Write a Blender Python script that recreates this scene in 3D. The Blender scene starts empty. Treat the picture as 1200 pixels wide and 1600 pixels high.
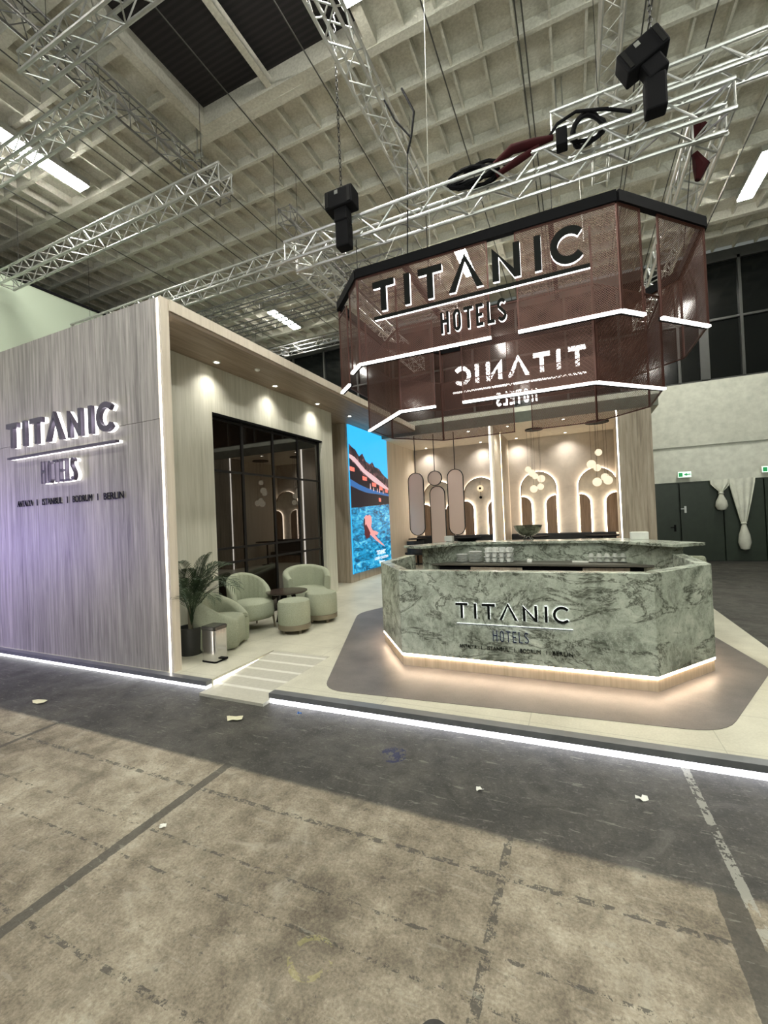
import bpy, math, random
from mathutils import Vector, Matrix
random.seed(4)
C = bpy.context.scene.collection
PI = math.pi
# ---------------------------------------------------------------- camera
scn = bpy.context.scene
cam_d = bpy.data.cameras.new('camera'); cam = bpy.data.objects.new('camera', cam_d); C.objects.link(cam)
cr = Vector((0.91261, 0.40652, -0.04342)); cu = Vector((0.04432, 0.00721, 0.99899)); cf = Vector((-0.40642, 0.91362, 0.01144))
cu = (cu - cr * cu.dot(cr)).normalized(); cr.normalize(); cf = cu.cross(cr)
M = Matrix.Identity(4)
for i in range(3):
    M[i][0] = cr[i]; M[i][1] = cu[i]; M[i][2] = -cf[i]
M.translation = Vector((0, 0, 1.72)); cam.matrix_world = M
cam_d.sensor_fit = 'HORIZONTAL'; cam_d.sensor_width = 36; cam_d.lens = 36 * 673.2 / 1200
cam_d.clip_start = 0.05; cam_d.clip_end = 200
scn.camera = cam
# ---------------------------------------------------------------- light and exposure
scn.view_settings.view_transform = 'Standard'; scn.view_settings.look = 'None'
scn.view_settings.gamma = 1; scn.view_settings.use_curve_mapping = False
EXPOSURE = -0.42
HALL_LIGHT = 300.0       # emission strength of the hall's fluorescent fixtures
WORLD = 0.20
LED = 8.0
DOWN = 60.0
scn.view_settings.exposure = EXPOSURE
w = bpy.data.worlds.new('world'); scn.world = w; w.use_nodes = True
w.node_tree.nodes['Background'].inputs[0].default_value = (0.93, 1.0, 0.90, 1); w.node_tree.nodes['Background'].inputs[1].default_value = WORLD

def spot(name, loc, aim, power, size, color=(1, 1, 1), blend=.6, rad=.03):
    d = bpy.data.lights.new(name, 'SPOT'); d.energy = power; d.spot_size = math.radians(size); d.spot_blend = blend
    d.color = color; d.shadow_soft_size = rad
    o = bpy.data.objects.new(name, d); C.objects.link(o); o.location = loc
    o.rotation_euler = (Vector(aim) - Vector(loc)).to_track_quat('-Z', 'Y').to_euler()
    return o
spot('neighbour_stand_light', (-9.2, 1.2, 1.6), (-7.6, 3.4, 1.3), 560, 100, (.48, .38, 1.0), 1, .4)
spot('added_fill_wall', (-4.5, -3.0, 6.5), (-5.8, 3.4, 2.4), 620, 75, (.93, .9, 1.0), 1, .6)  # added fill on the wood wall, not a fixture of the hall
spot('added_fill_stand', (1.5, -1.5, 7.5), (-0.3, 4.5, 0.6), 800, 64, (.93, 1.0, .90), 1, .6)  # added spot out of view, brightens counter and canopy
spot('added_fill_floor', (-1.0, -2.5, 8.0), (-.8, 1.6, 0), 1000, 80, (1.0, .97, .86), 1, .8)  # added overhead fill to lift the hall floor, no real lamp here
spot('added_fill_ceiling_left', (-6.5, -5.5, 4.2), (-6.5, 5.5, 9), 620, 95, (.97, .93, 1.0), 1, .5)  # added fill from below, brightens the left ceiling ribs
spot('added_fill_ceiling_middle', (0, -5.5, 4.2), (-.5, 5.5, 9), 1900, 95, (.95, 1.0, .92), 1, .5)  # added fill as well, for the middle of the ceiling
spot('added_fill_ceiling_right', (5.5, -3.5, 4.2), (4.5, 6.5, 9), 2000, 95, (.93, 1.0, .90), 1, .5)  # added fill as well, for the right of the ceiling

# ---------------------------------------------------------------- materials
MATS = {}
class N:
    def __init__(s, name):
        s.m = bpy.data.materials.new(name); s.m.use_nodes = True; s.t = s.m.node_tree; s.b = s.t.nodes['Principled BSDF']; s.out = s.t.nodes['Material Output']
        s._co = None; MATS[name] = s.m
    def n(s, typ, **k):
        x = s.t.nodes.new(typ)
        for a, v in k.items(): setattr(x, a, v)
        return x
    def link(s, a, b): s.t.links.new(a, b)
    def setin(s, sock, v):
        if isinstance(v, bpy.types.NodeSocket): s.link(v, sock)
        elif isinstance(v, (tuple, list)) and sock.type == 'RGBA' and len(v) == 3: sock.default_value = (*v, 1)
        else: sock.default_value = v
    def co(s, kind='Object'):
        if not s._co: s._co = s.n('ShaderNodeTexCoord')
        return s._co.outputs[kind]
    def geo(s): return s.n('ShaderNodeNewGeometry').outputs['Position']
    def mapv(s, v, sc=(1, 1, 1), rot=(0, 0, 0), loc=(0, 0, 0)):
        x = s.n('ShaderNodeMapping'); s.link(v, x.inputs[0]); x.inputs['Scale'].default_value = sc; x.inputs['Rotation'].default_value = rot; x.inputs['Location'].default_value = loc
        return x.outputs[0]
    def noise(s, v, scale, detail=4, rough=.55, dist=0):
        x = s.n('ShaderNodeTexNoise'); s.link(v, x.inputs['Vector']); x.inputs['Scale'].default_value = scale; x.inputs['Detail'].default_value = detail
        x.inputs['Roughness'].default_value = rough; x.inputs['Distortion'].default_value = dist
        return x.outputs['Fac']
    def math(s, op, a, b=0.0, c=0.0, clamp=False):
        x = s.n('ShaderNodeMath', operation=op, use_clamp=clamp)
        for i, v in enumerate((a, b, c)):
            if i < len(x.inputs): s.setin(x.inputs[i], v)
        return x.outputs[0]
    def ramp(s, f, stops):
        x = s.n('ShaderNodeValToRGB'); s.link(f, x.inputs[0]); e = x.color_ramp.elements
        while len(e) < len(stops): e.new(0.5)
        for el, (p, c) in zip(e, stops):
            el.position = p; el.color = (*c, 1) if len(c) == 3 else c
        return x.outputs[0]
    def mix(s, f, a, b, mode='MIX'):
        x = s.n('ShaderNodeMix', data_type='RGBA', blend_type=mode)
        s.setin(x.inputs[0], f); s.setin(x.inputs[6], a); s.setin(x.inputs[7], b)
        return x.outputs[2]
    def sep(s, v):
        x = s.n('ShaderNodeSeparateXYZ'); s.link(v, x.inputs[0]); return x.outputs
    def bump(s, h, strength=.3, dist=.02):
        x = s.n('ShaderNodeBump'); s.link(h, x.inputs['Height']); x.inputs['Strength'].default_value = strength; x.inputs['Distance'].default_value = dist
        s.link(x.outputs[0], s.b.inputs['Normal'])
    def set(s, col=None, rough=None, metal=None, **k):
        if col is not None: s.setin(s.b.inputs['Base Color'], col)
        if rough is not None: s.setin(s.b.inputs['Roughness'], rough)
        if metal is not None: s.b.inputs['Metallic'].default_value = metal
        for a, v in k.items(): s.setin(s.b.inputs[a.replace('_', ' ')], v)
        return s.m

def plain(name, col, rough=.6, metal=0, **k):
    n = N(name); f = n.noise(n.co(), 6, 3)
    c = n.mix(1.0, col, n.ramp(f, [(.3, (.86,) * 3), (.7, (1.08,) * 3)]), 'MULTIPLY')
    return n.set(c, rough, metal, **k)
def emit(name, col, strength):
    n = N(name); return n.set((0, 0, 0), .5, Emission_Color=col, Emission_Strength=strength)
def wood(name, c1, c2, c3, axis='z', freq=34, rough=.55, plank=0):
    n = N(name); p = n.geo()
    sc = {'z': (1, 1, .045), 'y': (1, .05, 1), 'x': (.05, 1, 1)}[axis]
    v = n.mapv(p, sc); a = n.noise(v, freq, 5, .62, .6); b = n.noise(v, freq * .3, 3, .5, .3); f = n.math('ADD', n.math('MULTIPLY', a, .65), n.math('MULTIPLY', b, .4))
    col = n.ramp(f, [(.36, c1), (.52, c2), (.68, c3)])
    n.bump(a, .12, .01)
    return n.set(col, rough)
M_wall = wood('wood_grey', (.15, .14, .13), (.29, .275, .25), (.44, .41, .375), freq=30)
M_light = wood('wood_pale', (.44, .45, .36), (.55, .55, .46), (.62, .62, .53), freq=30)
M_soffit = wood('wood_brown', (.17, .125, .085), (.25, .19, .135), (.32, .25, .185), axis='y', freq=30)
M_barwood = wood('wood_bar', (.20, .165, .12), (.33, .28, .21), (.43, .37, .29), freq=28)
M_archwood = wood('wood_arch', (.16, .10, .06), (.25, .165, .105), (.32, .22, .15), freq=34)
M_beige = wood('wood_beige', (.58, .52, .42), (.68, .61, .50), (.74, .67, .56), freq=26)
M_plinth = wood('wood_plinth', (.45, .36, .24), (.56, .45, .32), (.64, .53, .39), freq=40)
def marble():
    n = N('marble_green'); p = n.geo()
    d = n.noise(p, 1.6, 6, .62, 1.2); v2 = n.noise(p, 5.5, 9, .78, .8); v3 = n.noise(n.mapv(p, (1, 1, 1.6), (0, .5, .3), (3, 1, 2)), 1.3, 9, .66, 1.0)
    base = n.ramp(n.math('ADD', n.math('MULTIPLY', d, .5), n.math('MULTIPLY', v2, .5)), [(.34, (.09, .11, .085)), (.44, (.25, .28, .225)), (.53, (.43, .475, .39)), (.66, (.68, .73, .62))])
    vein = n.math('ABSOLUTE', n.math('SUBTRACT', v3, .5)); vm = n.ramp(vein, [(.0, (1, 1, 1)), (.012, (.5,) * 3), (.03, (0, 0, 0))])
    v4 = n.noise(n.mapv(p, (1.3, 1, .8), (.4, .2, 0), (7, 4, 1)), 2.4, 8, .7, 1.8); vein2 = n.math('ABSOLUTE', n.math('SUBTRACT', v4, .52)); vm2 = n.ramp(vein2, [(0, (.7,) * 3), (.016, (0, 0, 0))])
    fn = n.noise(p, 24, 6, .8); base = n.mix(n.math('MULTIPLY', n.math('MULTIPLY', n.math('SUBTRACT', fn, .54), 8, clamp=True), .5), base, (.62, .66, .57)); base = n.mix(n.math('MULTIPLY', n.math('MULTIPLY', n.math('SUBTRACT', .46, fn), 8, clamp=True), .65), base, (.10, .12, .09))
    c = n.mix(n.math('MULTIPLY', n.sep(vm)[0], .95), base, (.05, .055, .04)); c = n.mix(vm2, c, (.50, .54, .46))
    return n.set(c, .22)
M_marble = marble()
def mesh_mat():
    n = N('perforated_copper_sheet'); s = n.sep(n.co()); k = 1 / .0155
    a = n.math('MULTIPLY', n.math('ADD', s[0], s[2]), k * .7071); b = n.math('MULTIPLY', n.math('SUBTRACT', s[0], s[2]), k * .7071)
    def cell(x): return n.math('SUBTRACT', n.math('FRACT', x), .5)
    a, b = cell(a), cell(b)
    r2 = n.math('ADD', n.math('MULTIPLY', a, a), n.math('MULTIPLY', b, b)); hole = n.math('LESS_THAN', r2, .150)
    n.set((.082, .034, .023), .42, .4, Alpha=n.math('SUBTRACT', 1.0, hole)); return n.m
M_mesh = mesh_mat()
M_copper = plain('copper_frame', (.085, .034, .025), .45, .5)
M_black = plain('black_metal', (.006, .006, .006), .5, Specular_IOR_Level=.25)
M_blackm = plain('matt_black', (.005, .005, .006), .8, Specular_IOR_Level=.12)
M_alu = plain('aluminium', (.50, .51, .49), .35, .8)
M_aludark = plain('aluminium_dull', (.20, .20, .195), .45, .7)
M_nosing = plain('dark_steel_edge', (.22, .23, .24), .35, .5)
M_led = emit("led_white", (1, .93, .82), LED); M_ledw = emit('led_warm', (1, .80, .55), LED * 1.2); M_ledbase = emit('led_counter_base', (1, .74, .52), 48); M_ledarch = emit('led_arch', (1, .84, .66), 16)
M_ledp = emit('led_cool', (.93, .93, 1), LED * .8)
M_halo = emit('letter_backlight', (1, .97, .94), 4.5)
M_letter = plain('letter_black', (.004, .005, .004), .6, Specular_IOR_Level=.1)
M_letter_wall = plain('letter_gloss', (.16, .14, .20), .3, .6)
M_letter_blue = plain('letter_blue_grey', (.008, .014, .04), .5, Specular_IOR_Level=.2)
M_glass = N('smoked_glass').set((.008, .005, .003), .015, 0, IOR=1.7)
M_blackglass = N('dark_window_glass').set((.004, .005, .005), .12, 0)
M_fix = emit('fixture_tube', (1, .97, .88), HALL_LIGHT)
M_downlens = emit('downlight_lens', (1, .93, .8), 40)
M_globe = emit('opal_globe', (1, .86, .62), 1.5)
M_exit = emit('exit_sign', (.75, 1, .8), 2.2); M_exitg = emit('exit_green', (.02, .45, .12), 1)
M_plaster = plain('hall_plaster', (.50, .515, .44), .8)
M_plaster2 = plain('hall_plaster_low', (.58, .60, .52), .8)
M_neigh = N('partition_green_lit').set((.40, .47, .37), .8)  # white wall, the green light on it is put into the base colour
M_door = plain('door_green', (.022, .034, .022), .45)
M_whitebox = plain('white_card', (.75, .76, .70), .7)
M_china = plain('white_china', (.72, .74, .70), .25)
M_steel = N('chrome_steel').set((.55, .55, .55), .12, 1)
M_bowl = N('dark_chrome').set((.20, .20, .16), .12, 1)
M_dkfab = plain('charcoal_fabric', (.035, .037, .04), .9, Specular_IOR_Level=.2)
M_mirror = N('rose_mirror').set((.82, .62, .52), .28, .5)
M_cloth = plain('white_cloth', (.62, .64, .55), .9)
M_red = plain('red_sleeve', (.03, .003, .004), .9, Specular_IOR_Level=.2)
M_tape = plain('paper_scrap', (.62, .60, .42), .8)
M_pot = plain('plant_pot', (.02, .022, .02), .5)
M_leg = plain('olive_wood', (.17, .15, .10), .5)
M_skin = emit('screen_skin', (1, .42, .40), 1.3)
def boucle():
    n = N('sage_boucle'); p = n.co(); f = n.noise(p, 130, 3, .7)
    c = n.ramp(f, [(.3, (.30, .335, .235)), (.7, (.52, .56, .42))]); n.bump(f, .9, .02)
    return n.set(c, .95)
M_sage = boucle()
def leafm():
    n = N('palm_leaf'); f = n.noise(n.co(), 9, 3); return n.set(n.ramp(f, [(.3, (.008, .022, .008)), (.7, (.032, .06, .024))]), .55)
M_leaf = leafm()
def concrete_ceiling():
    n = N('ceiling_concrete'); p = n.geo(); f = n.noise(p, 1.1, 6, .6); g = n.noise(p, 26, 3)
    c = n.mix(.5, n.ramp(f, [(.3, (.42, .41, .35)), (.7, (.66, .65, .57))]), n.ramp(g, [(.35, (.44, .43, .37)), (.65, (.68, .67, .59))]))
    n.bump(g, .4, .02); return n.set(c, .9)
M_ceil = concrete_ceiling()
def stage():
    n = N('stage_flooring'); p = n.geo(); f = n.noise(p, 2.2, 6, .6); g = n.noise(p, 60, 2)
    c = n.ramp(n.math('ADD', n.math('MULTIPLY', f, .7), n.math('MULTIPLY', g, .3)), [(.35, (.42, .41, .325)), (.65, (.58, .57, .46))])
    s = n.sep(p)
    def seam(v, per, off):
        fr = n.math('FRACT', n.math('DIVIDE', n.math('ADD', v, off), per)); return n.math('LESS_THAN', fr, .006 / per)
    m = n.math('MAXIMUM', seam(s[0], 1.22, .4), seam(s[1], .61, .2)); c = n.mix(n.math('MULTIPLY', m, .45), c, (.15, .14, .11))
    return n.set(c, .38)
M_stage = stage()
def mat_dark():
    n = N('dark_inlay'); p = n.geo(); f = n.noise(p, 2.6, 6, .6); g = n.noise(p, 90, 2)
    c = n.ramp(n.math('ADD', n.math('MULTIPLY', f, .7), n.math('MULTIPLY', g, .3)), [(.35, (.095, .086, .080)), (.65, (.165, .148, .135))])
    return n.set(c, .42)
M_inlay = mat_dark()
def plasterwarm():
    n = N('limewash_plaster'); p = n.geo(); f = n.noise(p, 1.5, 7, .65, .5)
    return n.set(n.ramp(f, [(.3, (.42, .37, .32)), (.7, (.60, .54, .47))]), .8)
M_lime = plasterwarm()
M_archpl = plain('arch_plaster', (.72, .65, .55), .8)

def hallfloor():
    n = N('hall_floor'); p = n.geo(); s = n.sep(p); x, y = s[0], s[1]
    big = n.noise(p, .9, 6, .6); mid = n.noise(p, 5, 8, .7); fine = n.noise(p, 75, 4, .7); spk = n.noise(p, 22, 5, .75)
    f = n.math('ADD', n.math('ADD', n.math('MULTIPLY', big, .35), n.math('MULTIPLY', mid, .42)), n.math('MULTIPLY', fine, .26))
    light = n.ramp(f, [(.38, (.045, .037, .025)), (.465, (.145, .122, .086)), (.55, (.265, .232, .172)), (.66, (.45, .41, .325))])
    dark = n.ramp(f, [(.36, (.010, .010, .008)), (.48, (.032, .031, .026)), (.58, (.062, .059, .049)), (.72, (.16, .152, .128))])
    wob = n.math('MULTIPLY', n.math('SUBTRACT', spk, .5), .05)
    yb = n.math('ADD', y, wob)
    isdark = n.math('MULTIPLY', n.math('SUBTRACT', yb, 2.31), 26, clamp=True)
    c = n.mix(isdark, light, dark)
    grit = n.noise(n.mapv(p, (1, 1, 1), (0, 0, 0), (2, 8, 0)), 34, 5, .75); blot = n.noise(n.mapv(p, (1, 1, 1), (0, 0, .4), (4, 4, 0)), 2.6, 7, .72, .8)
    c = n.mix(n.math('MULTIPLY', n.math('MULTIPLY', n.math('SUBTRACT', grit, .56), 9, clamp=True), .62), c, n.mix(isdark, (.07, .062, .048), (.15, .145, .125)))
    c = n.mix(n.math('MULTIPLY', n.math('MULTIPLY', n.math('SUBTRACT', blot, .53), 7, clamp=True), .55), c, n.mix(isdark, (.085, .075, .055), (.016, .016, .013)))
    c = n.mix(n.math('MULTIPLY', n.math('MULTIPLY', n.math('SUBTRACT', .44, blot), 8, clamp=True), .45), c, n.mix(isdark, (.40, .375, .30), (.105, .10, .085)))
    # tape and joint lines
    def band(v, c0, hw): return n.math('LESS_THAN', n.math('ABSOLUTE', n.math('SUBTRACT', v, c0)), hw)
    xw = n.math('ADD', x, n.math('MULTIPLY', wob, .55)); yw = n.math('ADD', y, n.math('MULTIPLY', wob, .3))
    low = n.math('LESS_THAN', y, 2.36)
    lines = n.math('MULTIPLY', n.math('MAXIMUM', n.math('MAXIMUM', band(xw, -2.345, .034), band(xw, .535, .052)), band(xw, -4.33, .022)), low)
    broken = n.math('GREATER_THAN', n.noise(p, 15, 5, .8), .50); broken2 = n.math('GREATER_THAN', n.noise(n.mapv(p, (1, 1, 1), (0, 0, 0), (5, 3, 0)), 17, 5, .8), .52)
    d = n.math('MAXIMUM', n.math('MULTIPLY', n.math('MAXIMUM', band(yw, 2.07, .016), band(xw, -.395, .02)), broken), n.math('MULTIPLY', n.math('MAXIMUM', n.math('MAXIMUM', band(yw, 1.69, .009), band(yw, 1.085, .012)), band(yw, 1.50, .008)), broken2))
    lines = n.math('MAXIMUM', lines, n.math('MULTIPLY', d, low))
    chips = n.math('MULTIPLY', n.math('GREATER_THAN', n.noise(n.mapv(p, (1, 1, 1), (0, 0, 0), (9, 2, 0)), 17, 6, .65), .655), .75)
    lines = n.math('MAXIMUM', lines, chips)
    c = n.mix(n.math('MULTIPLY', lines, .78), c, (.034, .034, .028))
    wl = n.math('MULTIPLY', n.math('MULTIPLY', band(n.math('ADD', xw, n.math('MULTIPLY', y, .03)), .675, .022), n.math('GREATER_THAN', y, 2.1)), n.math('GREATER_THAN', n.noise(p, 11, 4, .7), .46))
    c = n.mix(n.math('MULTIPLY', wl, .7), c, (.30, .30, .26))
    scr = n.math('GREATER_THAN', n.noise(n.mapv(p, (1, 6, 1), (0, 0, .35)), 5, 5, .7), .62)
    c = n.mix(n.math('MULTIPLY', scr, .28), c, (.34, .33, .28))
    # yellow chalk scribble and a blue paint stain, fixed marks on the concrete
    def ring(cx, cy, r, hw):
        dx = n.math('SUBTRACT', x, cx); dy = n.math('SUBTRACT', y, cy); q = n.math('SQRT', n.math('ADD', n.math('MULTIPLY', dx, dx), n.math('MULTIPLY', dy, dy)))
        return n.math('LESS_THAN', n.math('ABSOLUTE', n.math('SUBTRACT', q, r)), hw)
    ye = n.math('MULTIPLY', n.math('MULTIPLY', ring(-1.03, 1.42, .08, .012), n.math('GREATER_THAN', n.noise(p, 12, 4, .8), .5)), .18); c = n.mix(ye, c, (.5, .5, .12))
    st = n.math('MULTIPLY', ring(-1.28, 2.86, 0, .1), n.math('GREATER_THAN', n.noise(p, 14, 4, .8), .5)); c = n.mix(st, c, (.008, .01, .05))
    st2 = n.math('MULTIPLY', n.math('MAXIMUM', ring(-.43, 1.36, 0, .05), ring(-.50, 1.35, 0, .055)), .95); c = n.mix(st2, c, (.018, .018, .018))
    n.bump(n.math('ADD', mid, fine), .35, .01)
    rough = n.math('ADD', n.math('MULTIPLY', blot, .5), n.math('MULTIPLY_ADD', isdark, -.08, .42))
    return n.set(c, rough)
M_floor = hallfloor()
def ramp_mat():
    n = N('ramp_flooring'); s = n.sep(n.geo()); f = n.noise(n.geo(), 30, 3)
    fr = n.math('FRACT', n.math('DIVIDE', n.math('SUBTRACT', s[1], 3.42), .215)); st = n.math('MULTIPLY', n.math('LESS_THAN', fr, .2), n.math('GREATER_THAN', s[1], 3.42))
    c = n.mix(n.math('MULTIPLY', st, .8), (.40, .39, .31), (.66, .66, .58)); return n.set(n.mix(.12, c, n.ramp(f, [(.3, (.2,) * 3), (.7, (.6,) * 3)])), .5)
M_ramp = ramp_mat()
def water():
    n = N('screen_water'); p = n.mapv(n.geo(), (1, 1, 2.6)); f = n.noise(p, 3.2, 6, .6, 1.0)
    c = n.ramp(f, [(.36, (.0, .05, .13)), (.46, (.0, .19, .38)), (.56, (.02, .36, .62)), (.68, (.25, .66, .85))])
    n.set((0, 0, 0), .4, Emission_Color=c, Emission_Strength=1.7); return n.m
M_water = water()
def sky():
    n = N('screen_sky'); return n.set((0, 0, 0), .4, Emission_Color=(.03, .42, .80), Emission_Strength=1.9)
M_sky = sky()
def hill():
    n = N('screen_hillside'); f = n.noise(n.geo(), 7, 6, .7); c = n.ramp(f, [(.42, (.012, .008, .016)), (.56, (.06, .035, .04)), (.66, (.40, .16, .18)), (.74, (.75, .6, .65))])
    return n.set((0, 0, 0), .4, Emission_Color=c, Emission_Strength=1.5)
M_hill = hill()
M_scrdark = emit('screen_dark', (.015, .010, .02), 1); M_scrwhite = emit('screen_white', (1, 1, 1), 2); M_scrred = emit('screen_orange', (1, .22, .16), 1.6); M_scrblue = emit('screen_blue', (.05, .22, .6), 1)
M_scrpale = emit('screen_pale', (1, .66, .68), 1.2)

# ---------------------------------------------------------------- mesh helpers
class MB:
    def __init__(s): s.v = []; s.f = []; s.sm = False
    def add(s, vs, fs):
        o = len(s.v); s.v += [Vector(a) for a in vs]; s.f += [tuple(i + o for i in f) for f in fs]; return s
    def box(s, x0, y0, z0, x1, y1, z1):
        return s.add([(x0, y0, z0), (x1, y0, z0), (x1, y1, z0), (x0, y1, z0), (x0, y0, z1), (x1, y0, z1), (x1, y1, z1), (x0, y1, z1)],
                     [(0, 3, 2, 1), (4, 5, 6, 7), (0, 1, 5, 4), (1, 2, 6, 5), (2, 3, 7, 6), (3, 0, 4, 7)])
    def bar(s, p, q, wx, wz, up=(0, 0, 1)):
        p = Vector(p); q = Vector(q); d = (q - p).normalized(); u = Vector(up); sd = d.cross(u).normalized() * wx / 2; u2 = sd.cross(d).normalized() * wz / 2
        vs = []
        for e in (p, q): vs += [e - sd - u2, e + sd - u2, e + sd + u2, e - sd + u2]
        return s.add(vs, [(0, 3, 2, 1), (4, 5, 6, 7), (0, 1, 5, 4), (1, 2, 6, 5), (2, 3, 7, 6), (3, 0, 4, 7)])
    def tube(s, pts, r, n=8, cap=True):
        pts = [Vector(p) for p in pts]; rings = []
        rr = r if isinstance(r, (list, tuple)) else [r] * len(pts)
        ref = None
        for i, p in enumerate(pts):
            d = (pts[min(i + 1, len(pts) - 1)] - pts[max(i - 1, 0)]).normalized()
            if ref is None:
                ref = Vector((0, 0, 1)) if abs(d.z) < .9 else Vector((1, 0, 0))
            a = d.cross(ref).normalized(); b = a.cross(d).normalized(); ref = b
            rings.append([p + (a * math.cos(2 * PI * k / n) + b * math.sin(2 * PI * k / n)) * rr[i] for k in range(n)])
        vs = [v for g in rings for v in g]; fs = []
        for i in range(len(pts) - 1):
            for k in range(n):
                fs.append((i * n + k, i * n + (k + 1) % n, (i + 1) * n + (k + 1) % n, (i + 1) * n + k))
        if cap: fs.append(tuple(range(n))[::-1]); fs.append(tuple((len(pts) - 1) * n + k for k in range(n)))
        return s.add(vs, fs)
    def lathe(s, prof, c=(0, 0, 0), n=28):
        vs = []; fs = []; m = len(prof)
        for k in range(n):
            a = 2 * PI * k / n
            for r, z in prof: vs.append((c[0] + r * math.cos(a), c[1] + r * math.sin(a), c[2] + z))
        for k in range(n):
            for i in range(m - 1):
                fs.append((k * m + i, ((k + 1) % n) * m + i, ((k + 1) % n) * m + i + 1, k * m + i + 1))
        if prof[0][0] > 1e-4: fs.append(tuple(k * m for k in range(n))[::-1])
        if prof[-1][0] > 1e-4: fs.append(tuple(k * m + m - 1 for k in range(n)))
        return s.add(vs, fs)
    def prism(s, poly, f0, f1):
        """poly: 2d points; f0/f1 map (u,v) to 3d for the two faces"""
        n = len(poly); vs = [f0(u, v) for u, v in poly] + [f1(u, v) for u, v in poly]
        fs = [tuple(range(n)), tuple(range(2 * n - 1, n - 1, -1))] + [(i, i + n, (i + 1) % n + n, (i + 1) % n) for i in range(n)]
        return s.add(vs, fs)
    def hprism(s, poly, z0, z1):
        return s.prism(poly, lambda u, v: (u, v, z0), lambda u, v: (u, v, z1))
    def ringp(s, outer, inner, f0, f1):
        n = len(outer); vs = [f0(*p) for p in outer] + [f0(*p) for p in inner] + [f1(*p) for p in outer] + [f1(*p) for p in inner]
        fs = []
        for i in range(n):
            j = (i + 1) % n
            fs += [(i, j, n + j, n + i), (2 * n + i, 3 * n + i, 3 * n + j, 2 * n + j), (i, 2 * n + i, 2 * n + j, j), (n + i, n + j, 3 * n + j, 3 * n + i)]
        return s.add(vs, fs)
    def build(s, name, mat, parent=None, origin=None, smooth=False, bevel=0, sub=0, local=False, rot=None):
        import bmesh
        me = bpy.data.meshes.new(name); vs = s.v
        if parent is not None and not local:
            inv = WM(parent).inverted(); vs = [inv @ v for v in vs]
        if parent is None and not local:
            if origin is None:
                xs = [v.x for v in vs]; ys = [v.y for v in vs]; zs = [v.z for v in vs]
                origin = ((min(xs) + max(xs)) / 2, (min(ys) + max(ys)) / 2, min(zs))
            o_ = Vector(origin); vs = [v - o_ for v in vs]
        me.from_pydata([tuple(v) for v in vs], [], s.f)
        bm = bmesh.new(); bm.from_mesh(me); bmesh.ops.recalc_face_normals(bm, faces=bm.faces); bm.to_mesh(me); bm.free()
        if smooth:
            for p in me.polygons: p.use_smooth = True
            try: me.set_sharp_from_angle(angle=math.radians(40))
            except Exception: pass
        me.materials.append(mat)
        o = bpy.data.objects.new(name, me); C.objects.link(o)
        if parent is not None: o.parent = parent
        elif origin is not None: o.location = origin
        if bevel:
            b = o.modifiers.new('bevel', 'BEVEL'); b.width = bevel; b.segments = 2; b.limit_method = 'ANGLE'
        if sub:
            b = o.modifiers.new('sub', 'SUBSURF'); b.levels = sub; b.render_levels = sub
        return o
def WM(o):
    m = Matrix.Translation(o.location) @ o.rotation_euler.to_matrix().to_4x4()
    return WM(o.parent) @ m if o.parent else m
def tag(o, label, cat, group=None):
    o['label'] = label; o['category'] = cat
    if group: o['group'] = group
    return o
def thing(name, label, cat, loc=(0, 0, 0), rz=0, group=None):
    o = bpy.data.objects.new(name, None); C.objects.link(o); o.location = loc; o.rotation_euler = (0, 0, rz); o.empty_display_size = .1
    return tag(o, label, cat, group)
def struct(name, mb, mat, parent=None, **k):
    o = mb.build(name, mat, parent, **k)
    if parent is None: o['kind'] = 'structure'
    return o
def sempty(name, loc):
    o = bpy.data.objects.new(name, None); C.objects.link(o); o.location = loc; o['kind'] = 'structure'; return o
def kids(o): return [c for c in list(bpy.data.objects) if c.parent == o]
def dup(root, loc, rz=None, label=None, group=None):
    r = root.copy(); C.objects.link(r); r.location = loc
    if rz is not None: r.rotation_euler = (0, 0, rz)
    if label: r['label'] = label
    if group: r['group'] = group
    for ch in kids(root):
        c = ch.copy(); C.objects.link(c); c.parent = r
        for g in kids(ch):
            d = g.copy(); C.objects.link(d); d.parent = c
    return r

# ================================================================ THE HALL
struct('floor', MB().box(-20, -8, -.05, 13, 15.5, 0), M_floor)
cb = MB()
xs0, xs1, ys0, ys1 = -5.86, -2.62, -4, 5.88      # skylight opening
cb.box(-20, ys1 + .16, 9.18, 13, 15.6, 9.32); cb.box(-20, -8, 9.18, xs0 - .1, ys1 + .16, 9.32); cb.box(xs1 + .1, -8, 9.18, 13, ys1 + .16, 9.32)
k = 0
y = 6.11 - .846 * 16
idx = -16
while y < 15.4:
    thick = idx % 3 == 0
    hw, zb = (.07, 8.96) if thick else (.035, 9.0)
    if y < ys1 - .1: cb.box(-20, y - hw, zb, xs0 - .1, y + hw, 9.25); cb.box(xs1 + .1, y - hw, zb, 13, y + hw, 9.25)
    else: cb.box(-20, y - hw, zb, 13, y + hw, 9.25)
    y += .846; idx += 1
for i in range(-40, 27):
    x = i * .5 - .03
    if xs0 - .1 < x < xs1 + .1: cb.box(x - .02, ys1 + .16, 9.02, x + .02, 15.5, 9.25)
    else: cb.box(x - .02, -8, 9.02, x + .02, 15.5, 9.25)
struct('ceiling', cb, M_ceil)
t = MB()
t.box(xs0 - .16, ys1, 8.97, xs1 + .16, ys1 + .2, 9.3); t.box(xs0 - .16, ys0, 8.97, xs0, ys1, 9.3); t.box(xs1, ys0, 8.97, xs1 + .16, ys1, 9.3); t.box(-4.44, ys0, 9.02, -4.33, ys1, 9.16)
struct('trim_1', t, M_ceil)
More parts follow.
